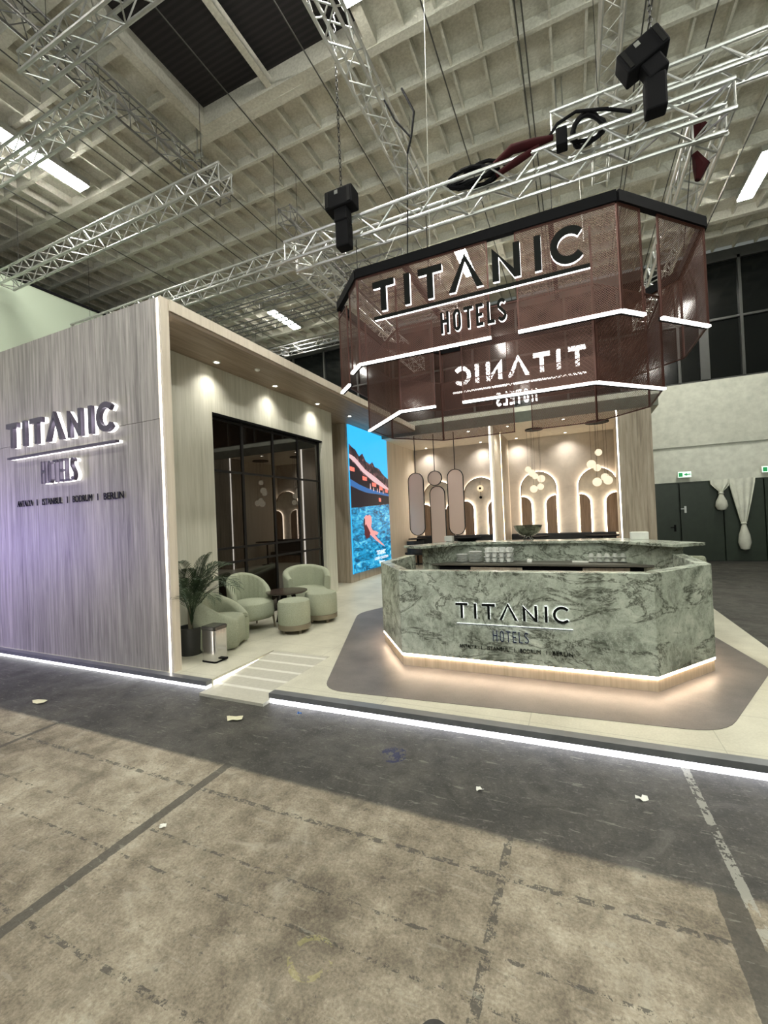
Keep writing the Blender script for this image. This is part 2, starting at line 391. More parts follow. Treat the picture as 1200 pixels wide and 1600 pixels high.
def corr():
    n = N('skylight_blind'); s = n.sep(n.geo()); wv = n.math('SINE', n.math('MULTIPLY', s[1], 70)); c = n.ramp(n.math('ADD', n.math('MULTIPLY', wv, .5), .5), [(.3, (.004, .003, .004)), (.9, (.012, .010, .012))]); return n.set(c, .8)
struct('window_2', MB().box(xs0 - .1, ys0, 9.30, xs1 + .1, ys1 + .1, 9.34), corr())

YB = 15.45
wb = MB(); wb.box(-20, YB, 3.43, 13, YB + .15, 5.3); struct('wall_back', wb, M_plaster)
wb = MB(); wb.box(-20, YB + .05, 2.34, 13, YB + .15, 3.43); wb.box(-20, YB + .05, 0, 2.2, YB + .15, 2.34); wb.box(5.6, YB + .05, 0, 13, YB + .15, 2.34)
struct('wall_back_lower', wb, M_plaster2)
wn = sempty('window_1', (0, YB, 5.3))
MB().box(-20, YB + .08, 5.3, 13, YB + .12, 9.0).build('pane', M_blackglass, wn)
fr = MB(); fr.box(-20, YB, 8.72, 13, YB + .14, 9.02); fr.box(-20, YB, 5.3, 13, YB + .14, 5.34)
x = -18.6
while x < 13:
    fr.box(x - .035, YB, 5.3, x + .035, YB + .14, 8.8); x += 1.545
fr.box(3.55, YB, 5.3, 3.78, YB + .14, 8.8)
fr.box(-20, YB + .01, 7.03, 13, YB + .12, 7.09)
M_mull = plain('window_mullion', (.03, .032, .028), .5)
fr.build('window_frame', M_mull, wn)
struct('wall_left', MB().box(-12.2, -3, 0, -12.0, 15.45, 7.78), M_neigh)
struct('trim_2', MB().box(-12.24, -3, 7.78, -11.97, 15.45, 7.84), M_blackm)
struct('wall_right', MB().box(12.0, -8, 0, 12.2, 15.5, 9.3), plain('hall_wall_dark', (.09, .10, .085), .8))
# doors in the back wall
for i, (x0, x1) in enumerate(((2.2, 2.83), (2.87, 3.9), (3.93, 4.85), (4.88, 5.6))):
    d = sempty('door_%d' % (i + 1), ((x0 + x1) / 2, YB, 0))
    MB().box(x0, YB - .02, .02, x1, YB + .06, 2.34).build('door_leaf', M_door, d, bevel=.008)
    if i in (0, 1):
        hx = x1 - .12 if i == 0 else x0 + .12
        hz = 1.0 if i == 0 else 1.55
        h = MB(); h.box(hx - .025, YB - .04, hz - .1, hx + .025, YB - .02, hz + .1); h.box(hx - .12, YB - .075, hz + .01, hx + .02, YB - .05, hz + .035); h.build('door_handle', M_blackm if i == 0 else M_alu, d)
struct('trim_3', MB().box(2.2, YB - .03, 2.34, 5.6, YB + .06, 2.37), M_door)
struct('trim_4', MB().box(2.2, YB + .07, 0, 5.6, YB + .12, 2.34), M_door)

# exit signs
def exit_sign(x, label):
    t = thing('exit_sign', label, 'exit sign', (x, YB + .04, 2.5))
    MB().box(x - .03, YB - .04, 2.56, x + .03, YB + .05, 2.62).build('wall_bracket', M_whitebox, t)
    MB().box(x - .17, YB - .10, 2.50, x + .17, YB - .04, 2.68).build('housing', M_whitebox, t)
    MB().box(x - .16, YB - .11, 2.51, x + .16, YB - .10, 2.67).build('sign_face', M_exit, t)
    g = MB(); g.box(x - .15, YB - .114, 2.53, x - .05, YB - .111, 2.65)
    g.add([(x - .03, YB - .114, 2.59), (x + .06, YB - .114, 2.64), (x + .06, YB - .114, 2.54)], [(0, 1, 2)]); g.box(x + .06, YB - .114, 2.575, x + .15, YB - .111, 2.605)
    g.build('arrow_pictogram', M_exitg, t)
exit_sign(3.0, 'green lit exit sign above the door beside the wood column')
exit_sign(4.98, 'green lit exit sign cut by the right edge of the photo')

# knotted curtains hanging on the doors
def knotted(name, x, w, zt, zk, zb, label):
    t = thing(name, label, 'curtain', (x, YB - .15, zb))
    vs = []; fs = []; nseg = 40; rows = [(zt, w, .05), (zt - .12, w * .96, .06), (zk + (zt - zk) * .5, w * .62, .07), (zk + .12, w * .25, .06), (zk, w * .13, .05)]
    for z, ww, dp in rows:
        for i in range(nseg):
            a = 2 * PI * i / nseg; vs.append((x + math.cos(a) * ww / 2, YB - .15 + math.sin(a) * dp * .6 + .016 * math.sin(a * 9), z + .008 * math.sin(a * 5)))
    for r_ in range(len(rows) - 1):
        for i in range(nseg): fs.append((r_ * nseg + i, r_ * nseg + (i + 1) % nseg, (r_ + 1) * nseg + (i + 1) % nseg, (r_ + 1) * nseg + i))
    MB().add(vs, fs).build('drape', M_cloth, t, smooth=True)
    kb = MB(); h = zk - zb
    kb.lathe([(.0, 0), (.10, .03), (.15, h * .3), (.13, h * .6), (.07, h * .9), (.05, h + .02), (.075, h + .05), (.03, h + .09)], (x, YB - .16, zb), 18)
    kb.build('knotted_bundle', M_cloth, t, smooth=True)
knotted('knotted_curtain', 3.84, .50, 2.38, 1.93, 1.48, 'short white curtain tied into a bundle on the green doors')
knotted('knotted_curtain', 4.33, .62, 2.38, 1.05, .34, 'long white curtain tied near the floor on the green doors')

# conduits under the ceiling
M_conduit = plain('conduit_dark', (.05, .05, .045), .5)
for i, (x, lab) in enumerate(((-1.67, 'dark conduit left of the wide vertical truss under the ceiling'), (-.48, 'left conduit of the close pair above the stand'), (-.39, 'right conduit of the close pair above the stand'), (1.24, 'left conduit of the close pair right of the chain hoist'), (1.32, 'right conduit of the close pair right of the chain hoist'),
                  (2.2, 'dark conduit at the top right between two ceiling ribs'), (3.45, 'conduit passing the light at the right edge'), (-5.02, 'dark conduit starting at the skylight edge'), (-3.5, 'dark conduit behind the left chain hoist'), (-6.6, 'dark conduit under the ceiling left of the skylight'), (-7.53, 'thin conduit running above the top left truss ends'), (-8.06, 'thin conduit beside the left fluorescent light'), (-10.6, 'conduit farthest left near the green-lit wall'))):
    tag(MB().tube([(x, -4, 8.93), (x, 15.4, 8.93)], .011, 6).build('conduit', M_conduit), lab, 'conduit')

# fluorescent fixtures
LBL = {(-9.05, 4.95): 'long bright fluorescent light at the left edge of the ceiling', (-9.1, 12.55): 'small fluorescent light with four lit cells above the wooden soffit', (-2.5, 4.55): 'bright fluorescent light at the top beside the vertical truss', (-2.55, 12.1): 'fluorescent light seen through the copper mesh behind the big letters', (3.95, 12.0): 'bright fluorescent light at the right edge of the ceiling', (3.95, 4.6): 'fluorescent light out of view above the right side'}
for (x, yc), lab in list(LBL.items()) + [((-9.05, -2.6), 'fluorescent light behind the camera, left row'), ((-2.5, -2.9), 'fluorescent light behind the camera, middle row'), ((3.95, -2.9), 'fluorescent light behind the camera, right row')]:
    t = thing('ceiling_light', lab, 'ceiling light', (x, yc, 8.7))
    MB().box(x - .16, yc - .78, 8.82, x + .16, yc + .78, 8.95).build('housing', M_alu, t)
    if yc == 12.55:
        for j in range(4): MB().box(x - .14, yc - .76 + j * .385, 8.80, x + .14, yc - .76 + j * .385 + .34, 8.83).build('diffuser', M_fix, t)
    else:
        MB().box(x - .14, yc - .76, 8.80, x + .14, yc + .76, 8.83).build('diffuser', M_fix, t)

# ---------------------------------------------------------------- trusses
def truss(label, axis, a0, a1, o0, zt, s=.29, step=.5, rc=.025, rb=.011, group=None, mat=None):
    """box truss: o0 = low side of the cross coordinate, zt = top chord height"""
    mat = mat or M_alu
    P = (lambda a, o, z: (a, o, z)) if axis == 'x' else (lambda a, o, z: (o, a, z))
    t = thing('lighting_truss', label, 'truss', P((a0 + a1) / 2, o0 + s / 2, zt - s), 0, group)
    for o in (o0, o0 + s):
        for z in (zt, zt - s): MB().tube([P(a0, o, z), P(a1, o, z)], rc, 8).build('chord', mat, t, smooth=True)
    sides = [((o0, zt), (o0, zt - s)), ((o0 + s, zt), (o0 + s, zt - s)), ((o0, zt), (o0 + s, zt)), ((o0, zt - s), (o0 + s, zt - s))]
    n = max(1, round((a1 - a0) / step)); st = (a1 - a0) / n
    for (p, q) in sides:
        b = MB()
        for i in range(n):
            a = a0 + i * st
            b.tube([P(a + .02, *p), P(a + st / 2, *q)], rb, 6); b.tube([P(a + st / 2, *q), P(a + st - .02, *p)], rb, 6)
        for a in (a0 + .012, a1 - .012): b.tube([P(a, *p), P(a, *q)], rb, 6)
        b.build('bracing', mat, t, smooth=True)
    if zt > 6.5:
        for a in (a0 + (a1 - a0) * .08, a0 + (a1 - a0) * .92):
            MB().tube([P(a, o0 + s / 2, zt), P(a, o0 + s / 2, 9.0)], .004, 5).build('suspension_cable', M_black, t)
    return t
truss('wide front truss directly above the mesh canopy', 'x', -3.82, 1.63, 5.33, 5.9, .29, .58)
truss('right truss running back from the front truss corner', 'y', 5.66, 11.0, 1.34, 5.9, .29, .55)
truss('left truss running back from the front truss corner', 'y', 5.66, 11.0, -3.82, 5.9, .29, .55)
truss('truss crossing behind the right chain hoist to the right edge', 'x', -.08, 7, 6.0, 6.85, .28, .6)
truss('tall narrow truss running back beside the right chain hoist', 'y', 2.5, 9.0, .56, 8.0, .25, .55, .02, .009)
truss('truss running back beside the skylight and top middle light', 'y', 2.0, 7.9, -2.6, 8.0, .28, .55)
truss('truss ending at the top left corner of the photo', 'x', -6.7, -1.5, 3.4, 8.3, .27, .5)
truss('truss with open chord ends at left, below the skylight corner', 'x', -12.0, -6.1, 4.1, 8.3, .27, .5)
truss('long truss dropping to the green-lit wall at left', 'x', -11.6, -5.05, 5.35, 7.6, .29, .5)
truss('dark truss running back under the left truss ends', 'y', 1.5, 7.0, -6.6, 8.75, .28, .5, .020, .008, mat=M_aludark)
truss('truss continuing left from the front truss corner', 'x', -11.5, -4.6, 6.8, 6.95, .28, .5)
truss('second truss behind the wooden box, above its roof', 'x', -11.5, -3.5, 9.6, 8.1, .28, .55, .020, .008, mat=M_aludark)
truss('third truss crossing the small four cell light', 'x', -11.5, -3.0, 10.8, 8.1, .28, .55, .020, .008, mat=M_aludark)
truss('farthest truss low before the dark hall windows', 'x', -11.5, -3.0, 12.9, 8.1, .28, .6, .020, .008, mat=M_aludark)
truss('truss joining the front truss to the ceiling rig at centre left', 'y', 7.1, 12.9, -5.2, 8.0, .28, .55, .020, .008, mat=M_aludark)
# small hangers from ceiling
for x, y, lab in ((-4.98, 9.1, 'small steel hanger bracket above the centre left trusses'), (-6.1, 5.98, 'small steel hanger bracket at the skylight corner'), (.05, 8.1, 'small hook bracket behind the front truss')):
    tt = MB(); tt.tube([(x - .05, y, 9.19), (x - .05, y, 8.6)], .012, 6); tt.tube([(x + .05, y, 9.19), (x + .05, y, 8.6)], .012, 6); tt.box(x - .08, y - .02, 8.56, x + .08, y + .02, 8.62)
    tag(tt.build('hanger_bracket', M_alu), lab, 'bracket')

# chain hoists
def chain_mb(x, y, z0, z1, r=.017):
    m = MB(); z = z0; i = 0
    while z < z1:
        h = .06; pts = []
        for k in range(9):
            a = 2 * PI * k / 8; u = math.cos(a) * r; v = math.sin(a) * h * .6
            pts.append((x + (u if i % 2 else 0), y + (0 if i % 2 else u), z + h / 2 + v))
        m.tube(pts, .0055, 4, False); z += h; i += 1
    return m
def hoist(x, y, z, tilt, label, top):
    t = thing('chain_hoist', label, 'chain hoist', (x, y, z))
    R = Matrix.Translation((x, y, z)) @ Matrix.Rotation(tilt, 4, 'Y') @ Matrix.Translation((-x, -y, -z))
    def b(mb, name, mat, **k):
        mb.v = [R @ v for v in mb.v]; return mb.build(name, mat, t, **k)
    o = b(MB().box(x - .21, y - .11, z + .08, x + .21, y + .11, z + .33), 'motor_body', M_blackm, bevel=.02)
    for dx in (-.16, .16):
        m = MB().box(x + dx - .02, y - .12, z + .10, x + dx + .02, y + .12, z + .31); m.v = [R @ v for v in m.v]; m.build('cooling_rib', M_black, o)
    b(MB().box(x - .05, y - .114, z + .25, x + .0, y - .11, z + .30), 'label_plate', M_alu)
    b(MB().box(x - .09, y - .08, z - .10, x + .11, y + .08, z + .09), 'gear_case', M_blackm, bevel=.02)
    m = MB(); m.v = []
    m.box(x - .085, y - .07, z - .44, x + .11, y + .09, z - .08); m.build('chain_bag', M_blackm, t, bevel=.02)
    chain_mb(x, y, z + .32, top).build('chain', M_black, t)
hoist(-2.72, 5.15, 5.82, 0, 'black chain hoist at left end of the front truss', 9.0)
hoist(.92, 5.2, 6.18, -.45, 'tilted black chain hoist at right end of the front truss', 9.0)
# cables on the truss
def cable(label, ctr, rx, rz, n, name='cable_coil', mat=None, r=.022):
    m = MB()
    for j in range(n):
        pts = []; ox, oy, oz = (random.uniform(-.06, .06) for _ in range(3))
        for k in range(17):
            a = 2 * PI * k / 16; pts.append((ctr[0] + ox + rx * math.cos(a) * (1 + .07 * math.sin(3 * a + j)), ctr[1] + oy * .6 + .05 * math.sin(2 * a + j), ctr[2] + oz + rz * math.sin(a)))
        m.tube(pts, r, 6, False)
    tag(m.build(name, mat or M_blackm, smooth=True), label, 'cable')
cable('big black cable coil lying on the front truss', (-.95, 5.42, 5.93), .30, .09, 5)
cable('small black cable coil beside the tilted hoist', (.28, 5.45, 6.0), .16, .16, 3)
m = MB().tube([(-.75, 5.36, 5.92), (-.5, 5.33, 6.02), (-.25, 5.34, 6.0), (-.05, 5.38, 6.02)], [.03, .055, .055, .03], 10); m.tube([(-.70, 5.36, 5.80), (-.45, 5.33, 5.86), (-.2, 5.34, 5.94)], [.03, .045, .03], 10)
tag(m.build('cable_sleeve', M_red, smooth=True), 'dark red fabric sleeve bundling cables on the front truss', 'cable sleeve')
m = MB().tube([(-.1, 5.36, 6.02), (.0, 5.36, 6.14), (.2, 5.36, 6.2), (.5, 5.38, 6.12), (.75, 5.4, 6.0)], .018, 8)
tag(m.build('power_cable', M_blackm, smooth=True), 'thick black cable arching from the red sleeve to the hoist', 'cable')
m = MB(); m.box(-.02, 5.30, 5.85, .1, 5.44, 6.05); tag(m.build('plug_box', M_blackm, bevel=.01), 'black connector box clamped to the front truss', 'connector')
for dz, lab in ((0, 'dark red sleeve hanging at the right truss corner, upper'), (-.42, 'dark red sleeve hanging at the right truss corner, lower')):
    m = MB().tube([(1.35, 5.68, 5.95 + dz), (1.42, 5.74, 5.82 + dz), (1.38, 5.74, 5.68 + dz)], [.03, .08, .03], 8); tag(m.build('cable_sleeve', M_red, smooth=True), lab, 'cable sleeve')
m = MB().tube([(-1.98, 5.7, 7.75), (-1.83, 5.75, 7.4), (-1.90, 5.8, 7.12), (-1.97, 5.8, 6.9)], .016, 8); m.tube([(-2.25, 5.7, 7.7), (-2.12, 5.75, 7.4), (-1.92, 5.8, 7.12)], .013, 8); m.tube([(-1.97, 5.8, 6.9), (-1.72, 4.85, 4.5)], .008, 6)
tag(m.build('cable_loop', M_blackm, smooth=True), 'black cable loop dropping from the skylight truss to the canopy', 'cable')
M_wire = plain('steel_wire', (.5, .5, .45), .4)
for a, b, lab in (((-1.35, 4.9, 8.9), (-1.36, 4.62, 4.52), 'thin pale wire dropping to the canopy beside the first letters'), ((-2.0, 5.4, 5.6), (-2.0, 4.6, 4.52), 'thin wire from the front truss to the canopy left corner'), ((.2, 5.4, 5.6), (.2, 5.0, 4.52), 'thin wire from the front truss to the canopy right half')):
    tag(MB().tube([a, b], .0035, 5).build('support_wire', M_wire), lab, 'wire')

# ================================================================ STAGE PLATFORM
PX = 1.86
st = thing('stage_platform', 'low pale stage floor with glowing white edge under the whole stand', 'platform', (-2.5, 3.3, 0))
rx0, rx1, ry = -3.56, -2.73, 4.38
f = MB()
f.hprism([(-9, 3.38), (rx0, 3.38), (rx0, ry), (rx1, ry), (rx1, 3.36), (2.35, 3.44), (1.93, 5.0), (1.86, 6.0), (1.86, 14.9), (-9, 14.9)], .0, .1)
f.build('deck', M_stage, st)
e = MB(); e.box(-9, 3.30, .055, rx0, 3.38, .102); e.hprism([(rx1, 3.27), (2.37, 3.365), (2.37, 3.445), (rx1, 3.36)], .055, .102); e.build('edge_profile', M_nosing, st)
e = MB(); e.box(-9, 3.34, .004, rx0, 3.37, .055); e.build('led_strip', M_ledp, st)
e = MB(); e.hprism([(rx1, 3.285), (2.37, 3.38), (2.37, 3.43), (rx1, 3.345)], .003, .055); e.build('led_strip', M_ledp, st)
e = MB(); e.box(rx0 - .004, 3.4, .02, rx0 + .004, 4.2, .075); e.build('led_strip', M_led, st)
r_ = MB(); r_.prism([(3.20, .0), (ry, .0), (ry, .098), (3.32, .030), (3.20, .028)], lambda y, z: (rx0 + .012, y, z), lambda y, z: (rx1 - .012, y, z))
tag(r_.build('access_ramp', M_ramp), 'wheelchair ramp with white tread stripes cut into the stage edge', 'ramp')
# dark inlay floor under the counter (rounded corners)
def rounded(poly, rad, n=6):
    out = []
    for i, p in enumerate(poly):
        p = Vector(p); a = Vector(poly[i - 1]); b = Vector(poly[(i + 1) % len(poly)]); da = (a - p).normalized(); db = (b - p).normalized(); r = rad[i] if isinstance(rad, list) else rad
        if r <= 0: out.append(tuple(p)); continue
        p0, p1 = p + da * r, p + db * r
        for k in range(n + 1):
            t_ = k / n; q = p0 * (1 - t_) ** 2 + p * 2 * t_ * (1 - t_) + p1 * t_ ** 2; out.append(tuple(q))
    return out
poly = rounded([(-2.27, 3.50), (.90, 3.72), (1.64, 5.25), (1.30, 7.4), (-3.0, 7.6), (-3.46, 6.5)], [.22, .25, .15, .3, .3, .25])
tag(MB().hprism(poly, .1002, .103).build('floor_inlay', M_inlay), 'dark grey floor inlay with rounded corners around the marble bar', 'floor inlay')

# ================================================================ LETTERING
def stroke(pts, w, closed=False):
    """polygons (quads) following a polyline with mitred joints"""
    pts = [Vector(p) for p in pts]; n = len(pts); L = []; Rr = []
    for i in range(n):
        if closed: a, b, c = pts[i - 1], pts[i], pts[(i + 1) % n]; d0 = (b - a).normalized(); d1 = (c - b).normalized()
        else:
            d0 = (pts[i] - pts[i - 1]).normalized() if i else (pts[1] - pts[0]).normalized(); d1 = (pts[i + 1] - pts[i]).normalized() if i < n - 1 else d0
        nn = Vector((-d0.y, d0.x)) + Vector((-d1.y, d1.x)); nn.normalize(); k = w / 2 / max(.35, nn.dot(Vector((-d0.y, d0.x))))
        L.append(pts[i] + nn * k); Rr.append(pts[i] - nn * k)
    q = []
    for i in range(n if closed else n - 1):
        j = (i + 1) % n; q.append([tuple(L[i]), tuple(L[j]), tuple(Rr[j]), tuple(Rr[i])])
    return q
def arc(cx, cy, rx, ry, a0, a1, n=14): return [(cx + rx * math.cos(math.radians(a0 + (a1 - a0) * i / n)), cy + ry * math.sin(math.radians(a0 + (a1 - a0) * i / n))) for i in range(n + 1)]
def big_letters(W=.165):
    """cap height 1, total width 7"""
    u = 7.0
    def T(x0, x1): m = (x0 + x1) / 2; return [[(x0, 1 - W), (x1, 1 - W), (x1, 1), (x0, 1)], [(m - W / 2, 0), (m + W / 2, 0), (m + W / 2, 1 - W), (m - W / 2, 1 - W)]]
    def I(x): return [[(x, 0), (x + W, 0), (x + W, 1), (x, 1)]]
    out = [T(0, .82), I(1.21), T(1.73, 2.57)]
    a, b = 2.79, 3.93; m = (a + b) / 2; k = W * 1.1
    out.append([[(a, 0), (a + k, 0), (m, .87), (m, 1.1)], [(m, 1.1), (m, .87), (b - k, 0), (b, 0)]])
    x0, x1 = 4.24, 5.10
    out.append([[(x0, 0), (x0 + W, 0), (x0 + W, .72), (x0, 1)], [(x0, 1), (x0 + W, .72), (x0 + W, .72), (x0 + W, 1)][:3], [(x0, 1), (x0 + W * .0, 1), (x1 - W, .0), (x1 - W, .26)][:0] or [(x0, 1.0), (x0 + W, .72), (x1 - W, .0), (x1 - W, .245)], [(x1 - W, 0), (x1, 0), (x1, 1), (x1 - W, 1)]])
    out.append(I(5.52))
    out.append(stroke(arc(6.5, .5, .5 - W / 2 + .02, .5 - W / 2 + .02, 42, 318, 18), W))
    return out
def small_letters(w):
    H = 1.0
    L = []
    def R(x0, y0, x1, y1): return [(x0, y0), (x1, y0), (x1, y1), (x0, y1)]
    x = 0; ww = .5
    L.append([R(0, 0, w, 1), R(ww - w, 0, ww, 1), R(w, .5, ww - w, .5 + w)])
    x = .78; o = [(x + w / 2, .25 - w / 2 + w / 2), ] ; pts = arc(x + .22, .22 + w / 2, .22 - w / 2, .22, 180, 360, 8) + arc(x + .22, .78 - w / 2, .22 - w / 2, .22, 0, 180, 8)
    L.append(stroke(pts, w, True))
    x = 1.42; L.append([R(x, 1 - w, x + .52, 1), R(x + .26 - w / 2, 0, x + .26 + w / 2, 1 - w)])
    x = 2.14; L.append([R(x, 0, x + w, 1), R(x + w, 0, x + .4, w), R(x + w, .5 - w / 2, x + .36, .5 + w / 2), R(x + w, 1 - w, x + .4, 1)])
    x = 2.78; L.append([R(x, 0, x + w, 1), R(x + w, 0, x + .4, w)])
    x = 3.38; pts = arc(x + .22, .74, .18, .2, 30, 180, 7) + [(x + .06, .66), (x + .36, .36)] + arc(x + .22, .26, .18, .2, 0, -150, 7)
    L.append(stroke(pts, w))
    return L          # width about 3.8
def sign(label, x0, y, z0, width, cap, face=-1, depth=.035, gap=.05, mat=None, hot=(.34, .64, -.66, .68), mat2=None, hw=.11, small=None, ul=(-.40, -.33), halo=None, halo2=None, w=.165):
    """face -1: faces -y ; +1: faces +y (then x0 is the world x of the sign's own left, at right)"""
    mat = mat or M_letter; mat2 = mat2 or mat; halo = halo or M_halo; sx = width / 7.0
    dirx = 1 if face < 0 else -1
    t = thing('illuminated_sign', label, 'sign', (x0 + dirx * width / 2, y, z0))
    def put(name, quads, m, fx, fz, ox=0, oz=0):
        F = lambda d: (lambda u, v: (x0 + dirx * (ox + u * fx), y + face * d, z0 + oz + v * fz))
        b = MB()
        for q in quads: b.prism(q, F(gap), F(gap + depth))
        o = b.build(name, m, t)
        b = MB()
        for q in quads: b.prism(q, F(.004), F(gap - .001))
        b.build('backlight', halo if fx == sx or halo2 is None else halo2, o); return o
    for q in big_letters(w): put('letter', q, mat, sx, cap)
    put('underline', [[(0.02, ul[0]), (7.05, ul[0]), (7.05, ul[1]), (0.02, ul[1])]], mat, sx, cap)
    hx0, hx1, htop, hh = hot
    for q in small_letters(hw): put('letter', q, mat2, (hx1 - hx0) * width / 3.8, cap * hh, hx0 * width, cap * (htop - hh))
    if small:
        s_off, s_h, s_x0, s_x1, s_m = small
        for word, a, b in (('ANTALYA', 0, .165), ('|', .208, .213), ('ISTANBUL', .262, .46), ('|', .508, .513), ('BODRUM', .56, .735), ('|', .782, .787), ('BERLIN', .835, 1)):
            vv = (lambda v: v) if word != '|' else (lambda v: max(0, min(1, v)))
            text_mesh(word, s_h, 'place_name' if word != '|' else 'separator', s_m, t,
                  lambda u, v, d, a=a, b=b, vv=vv: (x0 + dirx * width * (s_x0 + (a + u * (b - a)) * (s_x1 - s_x0)), y + face * (.003 + d * .006), z0 + s_off + vv(v) * s_h))
    return t
def text_mesh(body, h, name, mat, parent, F, bold=.0):
    cu_ = bpy.data.curves.new('text', 'FONT'); cu_.body = body; cu_.size = 1; cu_.offset = bold; cu_.resolution_u = 3
    o = bpy.data.objects.new('text', cu_); C.objects.link(o); bpy.context.view_layer.update()
    dg = bpy.context.evaluated_depsgraph_get(); me = bpy.data.meshes.new_from_object(o.evaluated_get(dg)); bpy.data.objects.remove(o)
    xs = [v.co.x for v in me.vertices]; ys = [v.co.y for v in me.vertices]; x0, x1, y0, y1 = min(xs), max(xs), 0, .70
    b = MB(); n = len(me.vertices); nv = [((v.co.x - x0) / (x1 - x0), (v.co.y - y0) / (y1 - y0)) for v in me.vertices]
    vs = [F(u, v, 0) for u, v in nv] + [F(u, v, 1) for u, v in nv]; fs = []
    edges = {}
    for p in me.polygons:
        vv = list(p.vertices); fs.append(tuple(i + n for i in vv)); fs.append(tuple(vv[::-1]))
        for a, c in zip(vv, vv[1:] + vv[:1]): edges[(a, c)] = edges.get((a, c), 0) + 1
    for (a, c) in edges:
        if (c, a) not in edges: fs.append((a, c, c + n, a + n))
    b.add(vs, fs); return b.build(name, mat, parent)

sign('large dark backlit hotel sign mounted on the grey wood wall', -7.10, 3.396, 2.875, 2.25, .34, mat=M_letter_wall, depth=.045, gap=.045, w=.20, hot=(.345, .655, -.72, .85), hw=.10, ul=(-.44, -.36), small=(-.80, .085, .02, 1.0, M_letter))

# ================================================================ LEFT WOODEN BOX OF THE STAND
bw = thing('feature_wall', 'tall grey wood wall with vertical grain at left carrying a sign', 'wall panel', (-6.3, 3.4, .1))
MB().box(-8.6, 3.402, .1, -4.215, 3.5, 2.93).build('lower_panel', M_wall, bw)
MB().box(-8.6, 3.398, 2.934, -4.215, 3.5, 4.3).build('upper_panel', M_wall, bw)
MB().box(-4.215, 3.41, .1, -4.165, 3.5, 4.3).build('led_strip', M_led, bw)
MB().box(-4.165, 3.395, .1, -4.13, 3.50, 4.3).build('edge_board', M_beige, bw)
sf = thing('soffit_canopy', 'brown wooden soffit with downlights over the seating corner', 'soffit', (-4.5, 7.5, 4.12))
MB().box(-6.6, 3.50, 4.12, -4.13, 11.68, 4.3).build('soffit_board', M_soffit, sf)
MB().box(-4.13, 3.50, 4.17, -4.11, 11.68, 4.3).build('fascia', M_beige, sf)
XW = -4.95
sw = thing('side_wall', 'pale wooden side wall framing the smoked glass', 'wall panel', (XW, 6, .1))
b = MB(); b.box(XW - .18, 3.50, .1, XW, 4.9, 4.12); b.box(XW - .18, 4.9, 3.42, XW, 8.0, 4.12); b.box(XW - .18, 8.0, .1, XW, 8.42, 4.12)
b.build('wood_panelling', M_light, sw)
MB().box(XW - .18, 4.9, 3.39, XW - .005, 8.0, 3.42).build('dark_reveal', M_blackm, sw)
gw = thing('glass_partition', 'dark smoked glass partition with black frame behind the armchairs', 'glass wall', (XW - .1, 6.45, .1))
MB().box(XW - .115, 4.9, .1, XW - .10, 8.0, 3.39).build('glass_pane', M_glass, gw)
fr = MB()
for y in (4.93, 5.62, 6.42, 7.2, 7.97): fr.box(XW - .13, y - .025, .1, XW - .085, y + .025, 3.39)
for z in (.13, 1.1, 1.33, 2.55, 3.36): fr.box(XW - .125, 4.9, z - .018, XW - .088, 8.0, z + .018)
fr.build('frame', M_black, gw)
# black panel stands in for the shade of the room behind
tag(MB().box(-6.6, 8.43, .1, -6.5, 9.5, 4.12).build('gap_shade_panel', M_blackm), 'black panel standing in for the shade between side wall and screen block', 'wall panel')
tag(MB().box(-8.6, 3.55, .1, -8.5, 11.7, 4.3).build('rear_panel', M_barwood), 'outer side panel of the wooden box at far left', 'wall panel')

# screen block
SX = -5.2
sb = thing('screen_block', 'wood clad block framing the tall video screen', 'wall panel', (-5.5, 10.8, .1))
MB().box(-6.0, 9.5, .1, SX, 12.07, 4.12).build('cladding', M_barwood, sb)
scr = thing('video_screen', 'tall bright video screen showing blue sea and a swimmer', 'screen', (SX, 10.8, .3))
sy0, sy1, sz0, sz1 = 9.6, 12.02, .31, 4.11
MB().box(SX, sy0, sz0, SX + .03, sy1, sz1).build('screen_panel', M_sky, scr)
L = [0]
def scrpoly(name, pts, mat, lift=None):
    L[0] += 1; x = SX + .031 + (lift if lift is not None else L[0] * .0005)
    MB().prism(pts, lambda y, z: (x, y, z), lambda y, z: (x + .0004, y, z)).build(name, mat, scr)
scrpoly('water_picture', [(sy0, sz0), (sy1, sz0), (sy1, 2.13), (sy0, 2.02)], M_water)
hl = [(9.6, 3.62), (9.75, 3.55), (9.95, 3.5), (10.15, 3.35), (10.35, 3.45), (10.55, 3.25), (10.8, 3.2), (10.95, 3.28), (11.1, 3.15), (11.4, 3.12), (11.6, 3.0), (11.8, 2.92), (12.02, 2.86)]
scrpoly('hillside_picture', hl + [(12.02, 2.1), (9.6, 1.98)], M_hill)
scrpoly('slope_picture', [(9.6, 3.36), (9.9, 3.30), (10.5, 3.02), (11.2, 2.84), (11.9, 2.62), (12.02, 2.58), (12.02, 2.52), (11.7, 2.56), (11.0, 2.72), (10.3, 2.95), (9.9, 3.15), (9.6, 3.26)], M_scrpale)
scrpoly('terrace_picture', [(9.6, 3.22), (9.9, 3.12), (10.3, 2.9), (11.0, 2.68), (11.6, 2.56), (11.6, 2.3), (9.6, 2.55)], M_scrdark)
scrpoly('deck_picture', [(9.6, 2.72), (10.1, 2.60), (10.6, 2.52), (11.3, 2.46), (12.02, 2.40), (12.02, 2.34), (11.2, 2.38), (10.4, 2.40), (9.6, 2.55)], M_scrblue)
scrpoly('jetty_picture', [(9.6, 2.52), (10.5, 2.40), (12.02, 2.33), (12.02, 2.12), (9.6, 1.98)], M_scrdark)
